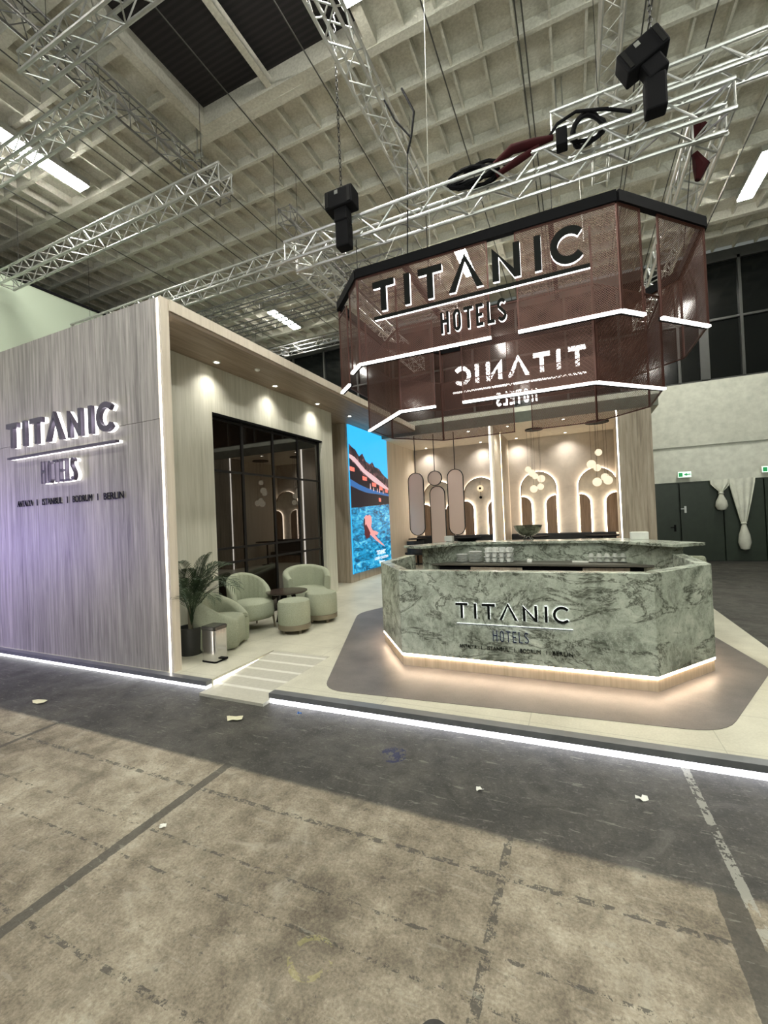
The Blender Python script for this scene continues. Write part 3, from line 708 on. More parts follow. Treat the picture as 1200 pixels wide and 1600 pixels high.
for (yy, zz, a) in ((9.72, 2.98, .13), (10.42, 2.78, .13), (11.0, 2.64, .13), (11.45, 2.56, .11), (11.85, 2.5, .09), (11.35, 2.22, .07)):
    scrpoly('awning_picture', [(yy - a, zz - .05), (yy + a, zz - .06), (yy + a, zz + .04), (yy - a, zz + .06)], M_scrred, .008)
for (yy, zz, hh) in ((10.75, 2.5, .16), (11.2, 2.44, .10), (11.35, 2.42, .12), (11.6, 2.41, .09), (10.95, 2.46, .1)):
    scrpoly('figure_picture', [(yy - .035, zz), (yy + .035, zz), (yy + .015, zz + hh), (yy - .015, zz + hh)], M_scrpale, .0085)
sw_ = [(10.22, 1.58), (10.28, 1.72), (10.40, 1.79), (10.52, 1.77), (10.62, 1.80), (10.72, 1.74), (10.74, 1.60), (10.68, 1.46), (10.78, 1.36), (11.0, 1.33), (11.16, 1.28), (11.05, 1.22), (10.88, 1.24), (11.15, 1.08), (11.45, .93), (11.56, .86), (11.35, .92), (10.95, 1.08), (10.68, 1.22), (10.48, 1.30), (10.35, 1.36), (10.27, 1.42)]
scrpoly('swimmer_picture', sw_, M_skin, .009)
scrpoly('swimmer_hair_picture', [(10.27, 1.48), (10.38, 1.55), (10.52, 1.42), (10.62, 1.30), (10.55, 1.18), (10.38, 1.15), (10.27, 1.26)], emit('screen_hair', (.14, .02, .03), 1), .0095)
scrpoly('swimwear_picture', [(10.22, 1.58), (10.28, 1.72), (10.33, 1.68), (10.31, 1.46), (10.27, 1.42)], M_scrdark, .0095)
SL = .0105
for body, yc, zb, hh, ww in (('TITANIC', 11.28, .66, .12, .60), ('LUXURY COLLECTION', 11.30, .53, .07, .92), ('Bodrum', 11.32, .41, .08, .36)):
    text_mesh(body, hh, 'screen_caption', M_scrwhite, scr, lambda u, v, d, yc=yc, zb=zb, hh=hh, ww=ww: (SX + .031 + SL + d * .0005, yc + (u - .5) * ww, zb + v * hh), .015)

# ================================================================ BAR BACK AREA
CZ = 4.03
br = thing('bar_roof', 'pinkish ceiling slab with downlights over the arched wall', 'ceiling slab', (-2, 13, CZ))
MB().box(-5.25, 11.7, CZ, 1.85, 14.6, CZ + .06).build('ceiling_board', M_beige, br)
MB().box(-5.25, 11.68, CZ + .0, 1.85, 11.7, 4.3).build('fascia', plain('fascia_grey', (.13, .14, .11), .6), br)
bwall = thing('rear_bar_wall', 'warm limewashed rear wall behind the lit arches', 'wall panel', (-2, 14.5, .1))
MB().box(-5.2, 14.5, .1, 1.2, 14.6, CZ).build('plaster_face', M_lime, bwall)
MB().box(-5.35, 12.07, .1, SX, 14.6, CZ).build('side_panel', M_beige, bwall)
MB().box(1.12, 12.3, .1, 1.22, 14.5, CZ).build('side_panel', M_beige, bwall)
pt = thing('partition_fin', 'thin wood fin with bright vertical strip splitting the arched wall', 'partition', (-1.98, 13, .1))
MB().box(-2.03, 11.74, .1, -1.93, 14.5, CZ).build('fin_board', M_beige, pt)
MB().box(-2.045, 11.715, .1, -2.005, 11.74, CZ).build('led_strip', M_led, pt)
MB().box(-1.932, 12.9, .1, -1.922, 12.93, CZ).build('led_strip', M_ledw, pt)
MB().box(-1.93, 12.96, .1, -1.915, 14.2, CZ).build('wood_inlay', M_barwood, pt)
pc = thing('wood_column', 'broad olive wood column at the right end of the stand', 'column', (1.3, 11.9, .1))
MB().box(1.0, 11.70, .1, 1.70, 12.3, 4.3).build('column_board', M_barwood, pc)
MB().box(.975, 11.70, .1, 1.0, 11.73, 4.2).build('led_strip', M_led, pc)

def arch_pts(cx, hw, z0, zt, n=20, g=0):
    hw = hw + g; r = hw; zc = zt + g - r
    return [(cx + hw, z0), (cx + hw, zc)] + [(cx + r * math.cos(PI * i / n), zc + r * math.sin(PI * i / n)) for i in range(1, n)] + [(cx - hw, zc), (cx - hw, z0)]
def arch(cx, hw, zt, label, niche=None):
    z0 = .98; t = thing('arched_wall_panel', label, 'arched panel', (cx, 14.45, z0))
    F = lambda y: (lambda u, v: (u, y, v))
    MB().prism(arch_pts(cx, hw, z0, zt), F(14.43), F(14.45)).build('back_plate', M_archpl, t)
    o1 = arch_pts(cx, hw, z0, zt, g=.012); i1 = arch_pts(cx, hw, z0, zt, g=-.02)
    MB().ringp(o1, i1, F(14.455), F(14.49)).build('led_strip', M_ledarch, t)
    MB().ringp(arch_pts(cx, hw, z0, zt), arch_pts(cx, hw, z0, zt, g=-.02), F(14.40), F(14.43)).build('rim', M_archwood, t)
    for s in (-1, 1):
        w_ = .30; ht = zt - .77; r = .27
        ox = cx + s * (hw - .025); ix = cx + s * (hw - .025 - w_)
        def qp(g=0):
            xi = ix - s * g; p = [(ox, z0), (ox, ht + g)]
            p += [(xi + s * (r + g) - s * (r + g) * math.sin(a * PI / 2 / 8) + 0, ht - r + (r + g) * math.cos(a * PI / 2 / 8)) for a in range(0, 9)]
            p += [(xi, z0)]; return p
        o = MB().prism(qp(), F(14.36), F(14.38)).build('wood_wing', M_archwood, t)
        MB().prism(qp(.012), F(14.385), F(14.41)).build('led_strip', M_ledarch, o)
    return t
arch(-4.31, .57, 2.87, 'lit arch panel farthest left, behind the hanging mirrors')
a2 = arch(-2.87, .56, 2.90, 'lit arch panel with a small round wall lamp, left of the fin')
arch(-1.05, .54, 2.94, 'lit arch panel just right of the fin')
arch(.625, .53, 2.93, 'lit arch panel farthest right beside the column')
wl = thing('wall_lamp', 'small round glowing wall lamp with two dark discs in an arch', 'wall lamp', (-2.87, 14.4, 2.2))
def disc_y(m, cx, y0, y1, cz, r, n=20): m.prism([(cx + r * math.cos(2 * PI * i / n), cz + r * math.sin(2 * PI * i / n)) for i in range(n)], lambda u, v: (u, y0, v), lambda u, v: (u, y1, v)); return m
disc_y(MB(), -2.87, 14.38, 14.41, 2.53, .10).build('glass_disc', emit('lamp_glow', (1, .8, .5), 1.6), wl); disc_y(MB(), -2.87, 14.35, 14.38, 2.53, .04).build('hub', M_blackm, wl); disc_y(MB(), -2.86, 14.36, 14.40, 2.23, .045).build('counterweight', M_blackm, wl)
MB().tube([(-2.865, 14.39, 2.75), (-2.865, 14.39, 2.23)], .005, 6).build('rod', M_black, wl)
# benches
for x0, x1, lab in ((-5.1, -2.1, 'dark upholstered bench backrest under the left pair of arches'), (-1.9, 1.05, 'dark upholstered bench backrest under the right pair of arches')):
    t = thing('bench', lab, 'bench', ((x0 + x1) / 2, 14.2, .1)); MB().box(x0, 14.18, .5, x1, 14.34, 1.0).build('backrest', M_dkfab, t, bevel=.03); MB().box(x0, 13.8, .38, x1, 14.3, .52).build('seat', M_dkfab, t, bevel=.03); MB().box(x0 + .05, 13.9, .1, x1 - .05, 14.3, .38).build('base', M_archwood, t)
def round_table(x, y, r, h, label, mat=M_blackm):
    t = thing('round_table', label, 'table', (x, y, .1))
    MB().lathe([(0, h - .03), (r * .97, h - .03), (r, h - .015), (r, h), (0, h)], (x, y, .1), 32).build('tabletop', mat, t, smooth=True)
    MB().lathe([(.03, .02), (.03, h - .03)], (x, y, .1), 12).build('stem', M_black, t, smooth=True); MB().lathe([(.22, 0), (.22, .015), (.04, .03), (0, .03)], (x, y, .1), 24).build('foot', M_black, t, smooth=True)
round_table(-4.86, 13.55, .30, .86, 'dark round table between two chairs below the left mirror')
round_table(-3.15, 13.3, .36, .88, 'dark round table under the arch with the wall lamp')
round_table(-1.15, 13.2, .42, .88, 'dark round table behind the chrome bowl')
round_table(.62, 13.1, .42, .88, 'dark round table below the right globe cluster')
def dining_chair(x, y, rz, label):
    t = thing('dining_chair', label, 'chair', (x, y, .1), rz)
    def B(m, n, mat, **k): return m.build(n, mat, t, local=True, **k)
    B(MB().box(-.24, -.23, .40, .24, .24, .48), 'seat', M_dkfab, bevel=.03)
    vs = MB()
    pts = [(.27 * math.sin(a), -.02 - .25 * math.cos(a)) for a in [math.radians(-80 + 16 * i) for i in range(11)]]
    outer = [(p[0] * 1.08, p[1] * 1.08) for p in pts]; ring = pts + outer[::-1]
    vs.hprism(ring, .46, .84); B(vs, 'backrest', M_dkfab, bevel=.012)
    for sx in (-1, 1):
        for sy in (-1, 1): B(MB().tube([(sx * .18, sy * .18, .40), (sx * .22, sy * .22, 0)], [.013, .009], 8), 'leg', M_black, smooth=True)
dining_chair(-4.62, 12.6, PI * .25, 'charcoal chair in front of the dark round table at left')
dining_chair(-4.25, 13.2, PI * .5, 'charcoal chair right of the dark round table at left')

# hanging mirrors
def race(cx, hw, z0, z1, g=0, n=14):
    r = hw + g; a = [(cx + r * math.cos(PI * i / n), z1 + g - r + r * math.sin(PI * i / n)) for i in range(n + 1)]
    b = [(cx + r * math.cos(PI + PI * i / n), z0 - g + r + r * math.sin(PI + PI * i / n)) for i in range(n + 1)]
    return a + b
mr = thing('hanging_mirror_screen', 'hanging room divider of rose mirrors in thin dark frames', 'mirror', (-3.6, 11.9, 1.1))
F = lambda y: (lambda u, v: (u, y, v))
for cx, hw, z0, z1, zr in ((-4.235, .24, 1.13, 2.97, CZ), (-3.655, .215, 2.55, 2.985, CZ), (-3.60, .23, .12, 2.545, 2.55), (-3.06, .235, 1.12, 2.985, CZ)):
    o = MB().ringp(race(cx, hw, z0, z1), race(cx, hw, z0, z1, -.02), F(11.88), F(11.92)).build('frame', M_black, mr)
    MB().prism(race(cx, hw, z0, z1, -.018), F(11.895), F(11.905)).build('mirror_glass', M_mirror, mr)
    if zr > z1 + .1: MB().tube([(cx, 11.9, z1 - .01), (cx, 11.9, zr)], .012, 8).build('rod', M_black, mr)

# pendant clusters
def cluster(x, y, r, globes, label):
    t = thing('globe_pendant', label, 'pendant light', (x, y, CZ))
    MB().lathe([(0, 0), (r, 0), (r, .03), (0, .03)], (x, y, CZ - .035), 28).build('ceiling_plate', M_black, t, smooth=True)
    for gx, gz, gr in globes:
        dx = max(-r * .97, min(r * .97, gx - x)); gy = y + random.uniform(-r * .5, r * .5); gx2 = x + dx
        MB().tube([(gx2, gy, CZ - .03), (gx2, gy, gz + gr)], .003, 5).build('cord', M_black, t)
        n = 12; prof = [(gr * math.sin(PI * i / n), -gr * math.cos(PI * i / n)) for i in range(n + 1)]
        MB().lathe(prof, (gx2, gy, gz), 20).build('globe', M_globe, t, smooth=True)
cluster(-.99, 12.93, .24, [(-1.20, 2.905, .085), (-1.084, 2.775, .10), (-1.012, 2.69, .085), (-.853, 2.61, .105), (-1.063, 2.33, .105), (-.873, 2.38, .09)], 'cluster of six glowing globes over the bowl')
cluster(.62, 12.9, .29, [(.623, 3.198, .09), (.434, 2.884, .115), (.583, 2.80, .095), (.757, 2.535, .10), (.82, 2.438, .115), (.555, 2.406, .115)], 'cluster of six glowing globes beside the wood column')

# downlights
def down(x, y, z, label, power=DOWN, aim=(0, .12), col=(1, .94, .85), size=130):
    t = thing('downlight', label, 'downlight', (x, y, z))
    m = MB().lathe([(.035, 0), (.055, 0), (.055, -.008), (.035, -.008), (.035, 0)], (x, y, z), 20); m.build('trim_ring', M_whitebox, t, smooth=True)
    MB().lathe([(0, -.002), (.035, -.002)], (x, y, z), 20).build('lens', M_downlens, t)
    s = spot('downlight_beam', (x, y, z - .02), (x + aim[0], y + aim[1], z - 1), power, size, col, 1, .06)
    s.location = (0, 0, -.02); s.parent = t
for (x, y), lab in zip(((-4.76, 4.84), (-4.76, 6.2), (-4.78, 7.6), (-4.75, 8.93)), ('first soffit downlight, nearest the bright corner strip', 'second soffit downlight above the glass', 'third soffit downlight above the right end of the glass', 'soffit downlight in front of the video screen')):
    down(x, y, 4.12, lab, 85, aim=(.1, 0))
for (x, y), lab in zip(((-2.67, 12.1), (-1.59, 12.05), (-1.62, 14.2), (-4.63, 14.2), (-2.75, 14.2), (-.19, 12.0), (-.19, 14.15)), ('bar downlight, front row left of the fin', 'bar downlight, front row just right of the fin', 'bar downlight, back row just right of the fin', 'bar downlight, back row above the leftmost arch', 'bar downlight, back row left of the fin', 'bar downlight, front row seen through the mesh rectangle', 'bar downlight, back row between the globe clusters')):
    down(x, y, CZ, lab, 105, aim=(0, .05))
tag(MB().lathe([(0, 0), (.04, 0), (.04, -.02), (.02, -.035), (0, -.035)], (-4.46, 5.38, 4.12), 16).build('smoke_detector', M_whitebox), 'small white detector between the first two soffit downlights', 'detector')

# ================================================================ MARBLE BAR
HB = 1.13
M_shelf = plain('dark_shelf', (.10, .095, .075), .4)
cn = thing('bar_counter', 'green marble reception bar with glowing base facing the hall', 'bar counter', (-.6, 4.8, .1))
outer = [(-2.35, 6.1), (-2.37, 5.15), (-1.79, 4.35), (.59, 4.35), (1.17, 5.08), (1.15, 6.1)]
def offset_open(pts, d):
    out = []
    P = [Vector(p) for p in pts]
    for i in range(len(P)):
        d0 = (P[i] - P[i - 1]).normalized() if i else (P[1] - P[0]).normalized(); d1 = (P[i + 1] - P[i]).normalized() if i < len(P) - 1 else d0
        n0 = Vector((-d0.y, d0.x)); n1 = Vector((-d1.y, d1.x)); nn = (n0 + n1).normalized(); k = d / max(.3, nn.dot(n0)); out.append(tuple(P[i] + nn * k))
    return out
inner = offset_open(outer, .12)
ring = outer + inner[::-1]
MB().hprism(ring, .235, HB + .0).build('front_panel', M_marble, cn, bevel=.004)
mid = offset_open(outer, .012); mid2 = offset_open(outer, .10)
MB().hprism(mid + mid2[::-1], .103, .205).build('wood_plinth', M_plinth, cn)
l0 = offset_open(outer, .004); l1 = offset_open(outer, .03)
MB().hprism(l0 + l1[::-1], .212, .230).build('led_strip', M_ledbase, cn)
MB().hprism(offset_open(outer, .12) + offset_open(outer, .60)[::-1], .80, .83).build('inner_worktop', M_shelf, cn)
sign('dark backlit hotel sign on the front of the marble bar', -1.172, 4.348, .655, 1.09, .155, depth=.008, gap=.0065, halo=emit('counter_backlight', (.95, .98, 1), 9), halo2=emit('counter_backlight_soft', (.85, .92, 1), 1.6), mat2=M_letter_blue, hot=(.335, .645, -.68, .70), hw=.10, ul=(-.40, -.355), small=(-.305, .038, .02, 1.0, M_letter))

# rear bar
rb = thing('bar_counter', 'rear green marble bar with raised top and dark work shelf', 'bar counter', (-.6, 6.9, .1))
ro = [(-2.30, 6.62), (-1.78, 7.17), (.47, 7.17), (1.20, 6.42)]
rin = offset_open(ro, -.20)
MB().hprism(ro + rin[::-1], .1, 1.21).build('upstand', M_marble, rb)
MB().hprism(offset_open([(-2.52, 6.38), (-1.86, 7.35), (.56, 7.35), (1.40, 6.28)], 0) + offset_open([(-2.52, 6.38), (-1.86, 7.35), (.56, 7.35), (1.40, 6.28)], -.44)[::-1], 1.212, 1.25).build('raised_top', M_marble, rb, bevel=.005)
MB().hprism([(-2.12, 6.52), (-1.70, 6.95), (.42, 6.95), (.95, 6.45)], .925, .952).build('work_shelf', M_shelf, rb)
MB().box(-2.0, 6.56, .1, .85, 6.9, .90).build('cabinet_carcass', M_blackm, rb)
for x0, x1 in ((-1.50, -.75), (.05, .62)):
    MB().box(x0, 6.53, .3, x1, 6.56, .90).build('cabinet_door', M_barwood, rb)

# things on the bars
SY = 6.76
ORD = ['topmost', 'second from top', 'third from top', 'fourth from top', 'fifth from top', 'sixth from top', 'seventh from top']
def plates(x, y, n, lab, r=.11, grp=None):
    p = None
    for i in range(n):
        z = .953 + i * .021
        if p is None:
            p = tag(MB().lathe([(0, 0), (r * .6, 0), (r, .014), (r, .019), (r * .62, .007), (0, .007)], (x, y, z), 24).build('dinner_plate', M_china, smooth=True), 'bottom ' + lab, 'plate', grp)
        else:
            q = p.copy(); C.objects.link(q); q['label'] = ORD[n - 1 - i] + ' ' + lab; q.location = (p.location.x, p.location.y, p.location.z + i * .021)
plates(-1.68, SY, 6, 'white plate in the lower, left stack on the back bar shelf', .095, 'plates in the left stack')
plates(-1.47, SY, 8, 'white plate in the taller, right stack on the back bar shelf', .105, 'plates in the right stack')
def cup_obj(loc):
    t = thing('coffee_cup', '', 'cup', loc)
    MB().lathe([(0, 0), (.026, 0), (.04, .03), (.042, .06), (.038, .06), (.035, .03), (.02, .008), (0, .008)], (0, 0, 0), 16).build('cup_body', M_china, t, local=True, smooth=True)
    MB().lathe([(0, -.012), (.035, -.012), (.062, -.002), (.062, .002), (.03, -.005), (0, -.005)], (0, 0, 0), 20).build('saucer', M_china, t, local=True, smooth=True)
    pts = [(.04 + .02 * math.sin(a), 0, .032 + .018 * math.cos(a)) for a in [PI * i / 6 for i in range(7)]]
    MB().tube(pts, .004, 6).build('handle', M_china, t, local=True, smooth=True); return t
c0 = None
tiers = ['bottom tier', 'middle tier', 'top tier']
for k in range(3):
    for j in range(2):
        for i in range(4):
            nth = ('leftmost', 'second', 'third', 'rightmost')[i]; row = ('front', 'back')[j]
            loc = (-1.27 + i * .105, SY - .06 + j * .12, .966 + k * .073); lab = '%s white cup of the %s row in the %s of the cup stack' % (nth, row, tiers[k]); g = 'cups in the %s of the left cup stack' % tiers[k]
            if c0 is None: c0 = cup_obj(loc); c0['label'] = lab; c0['group'] = g
            else: dup(c0, loc, label=lab, group=g)
M_glasscup = plain('grey_china', (.40, .42, .37), .2)
s0 = None
for k in range(2):
    for i in range(6):
        loc = (.17 + i * .10, SY, .966 + k * .062); lab = '%s upturned espresso cup of the %s row at the right of the shelf' % (('leftmost', 'second from left', 'third from left', 'third from right', 'second from right', 'rightmost')[i], ('lower', 'upper')[k]); g = 'espresso cups in the %s row at right' % ('lower', 'upper')[k]
        if s0 is None:
            s0 = thing('espresso_cup', lab, 'cup', loc, 0, g)
            MB().lathe([(0, .05), (.024, .05), (.036, .02), (.038, .002), (.034, .002), (.02, .04), (0, .045)], (0, 0, 0), 14).build('cup_body', M_glasscup, s0, local=True, smooth=True)
            MB().lathe([(0, -.01), (.03, -.01), (.056, 0), (.056, .003), (.03, -.005), (0, -.005)], (0, 0, 0), 18).build('saucer', M_china, s0, local=True, smooth=True)
        else: dup(s0, loc, label=lab, group=g)
def napbox(x, y, z, w_, h, lab):
    t = thing('napkin_box', lab, 'box', (x, y, z)); MB().box(x - w_ / 2, y - .06, z, x + w_ / 2, y + .06, z + h).build('card_box', M_whitebox, t, bevel=.004); MB().box(x - w_ / 2 + .02, y - .01, z + h, x + w_ / 2 - .02, y + .01, z + h + .008).build('slot', M_cloth, t)
napbox(-2.03, 7.3, 1.251, .14, .085, 'small pale box left of the black tray on the back bar')
napbox(.80, 7.02, 1.251, .22, .10, 'white box at the right end of the back bar top')
napbox(-.66, SY, .953, .07, .04, 'tiny white box in the middle of the work shelf')
tag(MB().box(-.08, SY - .05, .953, .13, SY + .08, .962).build('folded_napkin', M_whitebox), 'folded white napkin lying on the work shelf', 'napkin')
ty = thing('serving_tray', 'stacked black serving tray on the back bar top', 'tray', (-1.72, 7.3, 1.251))
MB().lathe([(0, 0), (.15, 0), (.17, .02), (.17, .028), (.14, .012), (0, .012)], (-1.72, 7.3, 1.252), 28).build('lower_tray', M_blackm, ty, smooth=True); MB().lathe([(0, .03), (.14, .03), (.22, .05), (.22, .06), (.13, .045), (0, .045)], (-1.70, 7.3, 1.252), 28).build('upper_tray', M_blackm, ty, smooth=True)
bo = thing('footed_bowl', 'chrome bowl on splayed feet standing on the back bar', 'bowl', (-.72, 7.3, 1.251))
MB().lathe([(0, .055), (.08, .06), (.15, .10), (.195, .16), (.215, .215), (.222, .235), (.205, .232), (.18, .17), (.14, .115), (.07, .075), (0, .07)], (-.72, 7.3, 1.251), 36).build('bowl', M_bowl, bo, smooth=True)
for k in range(4):
    a = PI / 4 + k * PI / 2; MB().tube([(-.72 + .04 * math.cos(a), 7.3 + .04 * math.sin(a), 1.315), (-.72 + .06 * math.cos(a), 7.3 + .06 * math.sin(a), 1.28), (-.72 + .11 * math.cos(a), 7.3 + .11 * math.sin(a), 1.258)], [.018, .014, .008], 8).build('foot', M_steel, bo, smooth=True)

# chair beyond the bar at right
t = thing('bar_chair', 'sage upholstered chair half hidden behind the marble bar at right', 'chair', (1.56, 7.75, .1), -.2)
MB().box(-.19, -.20, .42, .19, .20, .52).build('seat', M_sage, t, local=True, bevel=.04); MB().box(-.16, -.22, .50, .16, -.14, .86).build('backrest', M_sage, t, local=True, bevel=.05)
for sx in (-1, 1):
    for sy in (-1, 1): MB().tube([(sx * .14, sy * .15, .42), (sx * .15, sy * .17, 0)], .012, 8).build('leg', M_black, t, local=True)

# ================================================================ MESH CANOPY
cp = thing('mesh_canopy', 'suspended octagonal canopy of perforated copper sheets with light strips', 'canopy', (-.8, 5.7, 2.95))
O = [(-2.15, 4.35), (.45, 4.35), (1.27, 5.17), (1.27, 6.20), (.40, 7.07), (-1.95, 7.07), (-2.69, 6.33), (-2.69, 4.89)]
I_ = [(-1.80, 4.65), (.24, 4.65), (.90, 5.31), (.90, 6.25), (.335, 6.88), (-1.95, 6.95), (-2.58, 6.25), (-2.58, 5.43)]
ZT, ZB, ZT2, ZB2 = 4.42, 3.46, 3.90, 2.94
for i in range(8):
    a, b = O[i], O[(i + 1) % 8]
    MB().bar((*a, 4.47), (*b, 4.47), .06, .10).build('top_beam', M_blackm, cp)
for x in (-1.6, -.1): MB().bar((x, 4.35, 4.47), (x, 7.07, 4.47), .05, .06).build('cross_beam', M_blackm, cp)
for x, y in ((-1.6, 5.34), (-.1, 5.34), (1.2, 5.67), (-2.62, 5.34)): MB().tube([(x, y, 4.47), (x if x < 1 else 1.33, y, 5.62)], .005, 6).build('suspension_rod', M_black, cp)
for i in (0, 1, 2, 3, 4, 5, 6, 7):      # hanger flats carrying the lower ring
    MB().bar((*I_[i], 3.85), (*I_[i], 4.45), .02, .02, (1, 0, 0)).build('hanger', M_copper, cp)
def panel(p, q, z0, z1, led=True, inward=1, led_len=None, ledmat=None):
    p = Vector(p); q = Vector(q); Ln = (q - p).length; ang = math.atan2(q.y - p.y, q.x - p.x)
    # rotate into place; sheet built in its own coordinates so the holes follow the sheet
    o = MB().add([(0, 0, 0), (Ln, 0, 0), (Ln, 0, z1 - z0), (0, 0, z1 - z0)], [(0, 1, 2, 3)]).build('perforated_sheet', M_mesh, cp, local=True)
    o.location = Vector((p.x, p.y, z0)) - cp.location; o.rotation_euler = (0, 0, ang)
    fr = MB(); t_ = .014
    fr.box(0, -.008, 0, t_, .008, z1 - z0); fr.box(Ln - t_, -.008, 0, Ln, .008, z1 - z0); fr.box(0, -.008, z1 - z0 - t_, Ln, .008, z1 - z0); fr.box(0, -.008, 0, Ln, .008, t_)
    f_ = fr.build('edge_frame', M_copper, o, local=True)
    if led:
        m_ = MB().box(.0, -.022, -.022, Ln, .012, .0); m_.build('led_strip', M_ledc, o, local=True)
        m_ = MB().box(0, .012, -.03, Ln, .03, .01); m_.build('strip_channel', M_blackm, o, local=True)
    return o
M_ledc = emit('led_canopy', (1, .95, .88), 7)
def seg(a, b, t0, t1):
    a = Vector(a); b = Vector(b); d = (b - a).normalized(); return tuple(a + d * t0), tuple(a + d * t1)
panel(O[0], (-.69, 4.35), ZB, ZT); panel((-.43, 4.35), O[1], ZB, ZT)
panel(*seg(O[1], O[2], 0, .28), ZB, ZT); panel(*seg(O[1], O[2], .50, 1.16), ZB, ZT)
panel(O[2], (1.27, 6.20), ZB, ZT, led=False); panel(O[3], O[4], ZB, ZT, led=False)
panel((.40, 7.07), (-.9, 7.07), ZB, ZT, led=False); panel((-1.15, 7.07), O[5], ZB, ZT, led=False)
panel(O[5], O[6], ZB, ZT, led=False); panel(O[6], O[7], ZB, ZT, led=False)
panel(*seg(O[0], O[7], 0, .30)[::-1], ZB, ZT); panel(*seg(O[0], O[7], .42, .77)[::-1], 3.36, 4.32)
panel(I_[0], (-1.38, 4.65), ZB2, ZT2); panel((-1.07, 4.65), I_[1], ZB2, ZT2)
panel(I_[1], I_[2], ZB2, ZT2); panel(I_[2], I_[3], ZB2, ZT2, led=False); panel(I_[3], I_[4], ZB2, ZT2, led=False)
panel((.335, 6.88), (-.55, 6.91), ZB2, ZT2, led=False); panel((-.80, 6.92), I_[5], ZB2, ZT2, led=False)
panel(I_[5], I_[6], ZB2, ZT2, led=False); panel(I_[6], I_[7], ZB2, ZT2, led=False); panel(I_[7], I_[0], ZB2, ZT2)
sign('big black backlit hotel sign on the front of the mesh canopy', -1.93, 4.338, 3.965, 2.13, .325, depth=.02, gap=.035, w=.20, hot=(.352, .655, -.55, .66), hw=.13, ul=(-.26, -.17))
sign('reversed glowing hotel sign seen from behind on the rear of the canopy', .24, 7.09, 3.86, 2.02, .30, face=1, depth=.02, gap=.035, w=.20, hot=(.352, .655, -.75, .70), hw=.13, ul=(-.42, -.34), halo=emit('rear_sign_back', (1, .97, .94), 12))

# ================================================================ LOUNGE SEATING
def shell_chair(name, label, loc, rz, R0, thick, z0, zseat, hback, harm, tmax, pleats=0, legs=True, power=1.0, roundness=.0, pl_amp=.012, taper=.0):
    """faces +y in its own frame; the back is at -y"""
    t = thing(name, label, 'armchair', loc, rz)
    nt = 72; vs = []; fs = []; prof_n = 0
    for i in range(nt + 1):
        th = -tmax + 2 * tmax * i / nt; c = abs(th) / tmax
        h = harm + (hback - harm) * (max(0, math.cos(c * PI / 2)) ** power)
        def P(r, z):
            k = 1 + taper * (z - z0) / (hback - z0)
            return (r * k * math.sin(th), -r * k * math.cos(th), z)
        pl = 0
        if pleats: pl = pl_amp * abs(math.sin(th / tmax * pleats * PI / 2))
        ro = R0; ri = R0 - thick + pl - pl_amp * (1 if pleats else 0)
        rm = (ro + ri) / 2; hw = (ro - ri) / 2
        ring = [P(ro - .03, z0), P(ro, z0 + .04), P(ro, z0 + (h - z0) * .5), P(ro, h - hw)]
        for k in range(1, 7):
            a = PI * k / 6.0; ring.append(P(rm + hw * math.cos(a), h - hw + hw * math.sin(a)))
        ring += [P(ri, max(zseat - .02, z0 + .05)), P(ri + .02, z0 + .02)]
        prof_n = len(ring); vs += ring
    for i in range(nt):
        for k in range(prof_n):
            k2 = (k + 1) % prof_n; fs.append((i * prof_n + k, (i + 1) * prof_n + k, (i + 1) * prof_n + k2, i * prof_n + k2))
    fs.append(tuple(range(prof_n))); fs.append(tuple(nt * prof_n + k for k in range(prof_n))[::-1])
    MB().add(vs, fs).build('backrest', M_sage, t, local=True, smooth=True)
    # seat cushion: superellipse block
    rs = R0 - thick + .02; n = 36; prof = [(.86, z0), (.97, z0 + .03), (1.0, z0 + .08), (1.0, zseat - .06), (.96, zseat - .02), (.86, zseat), (.0, zseat + .012)]
    vs = []; fs = []
    for s, z in prof:
        for k in range(n):
            a = 2 * PI * k / n; e = .62 if True else 1
            cx = math.copysign(abs(math.cos(a)) ** e, math.cos(a)); cy = math.copysign(abs(math.sin(a)) ** e, math.sin(a))
            rr = rs if cy < 0 else rs * 1.18
            if cy < 0: cx, cy = math.cos(a), math.sin(a)
            vs.append((rs * s * cx * (1.0 if cy < 0 else 1.04), rr * s * cy, z))
    m = len(prof)
    for j in range(m - 1):
        for k in range(n): fs.append((j * n + k, j * n + (k + 1) % n, (j + 1) * n + (k + 1) % n, (j + 1) * n + k))
    fs.append(tuple(range(n))[::-1])
    MB().add(vs, fs).build('seat', M_sage, t, local=True, smooth=True)
    if legs:
        for sx in (-1, 1):
            for sy in (-1, 1): MB().tube([(sx * R0 * .68, sy * R0 * .62, z0 + .14 if sy > 0 else z0 + .02), (sx * R0 * .74, sy * R0 * .70, 0)], [.02, .013], 10).build('leg', M_leg, t, local=True, smooth=True)
    return t
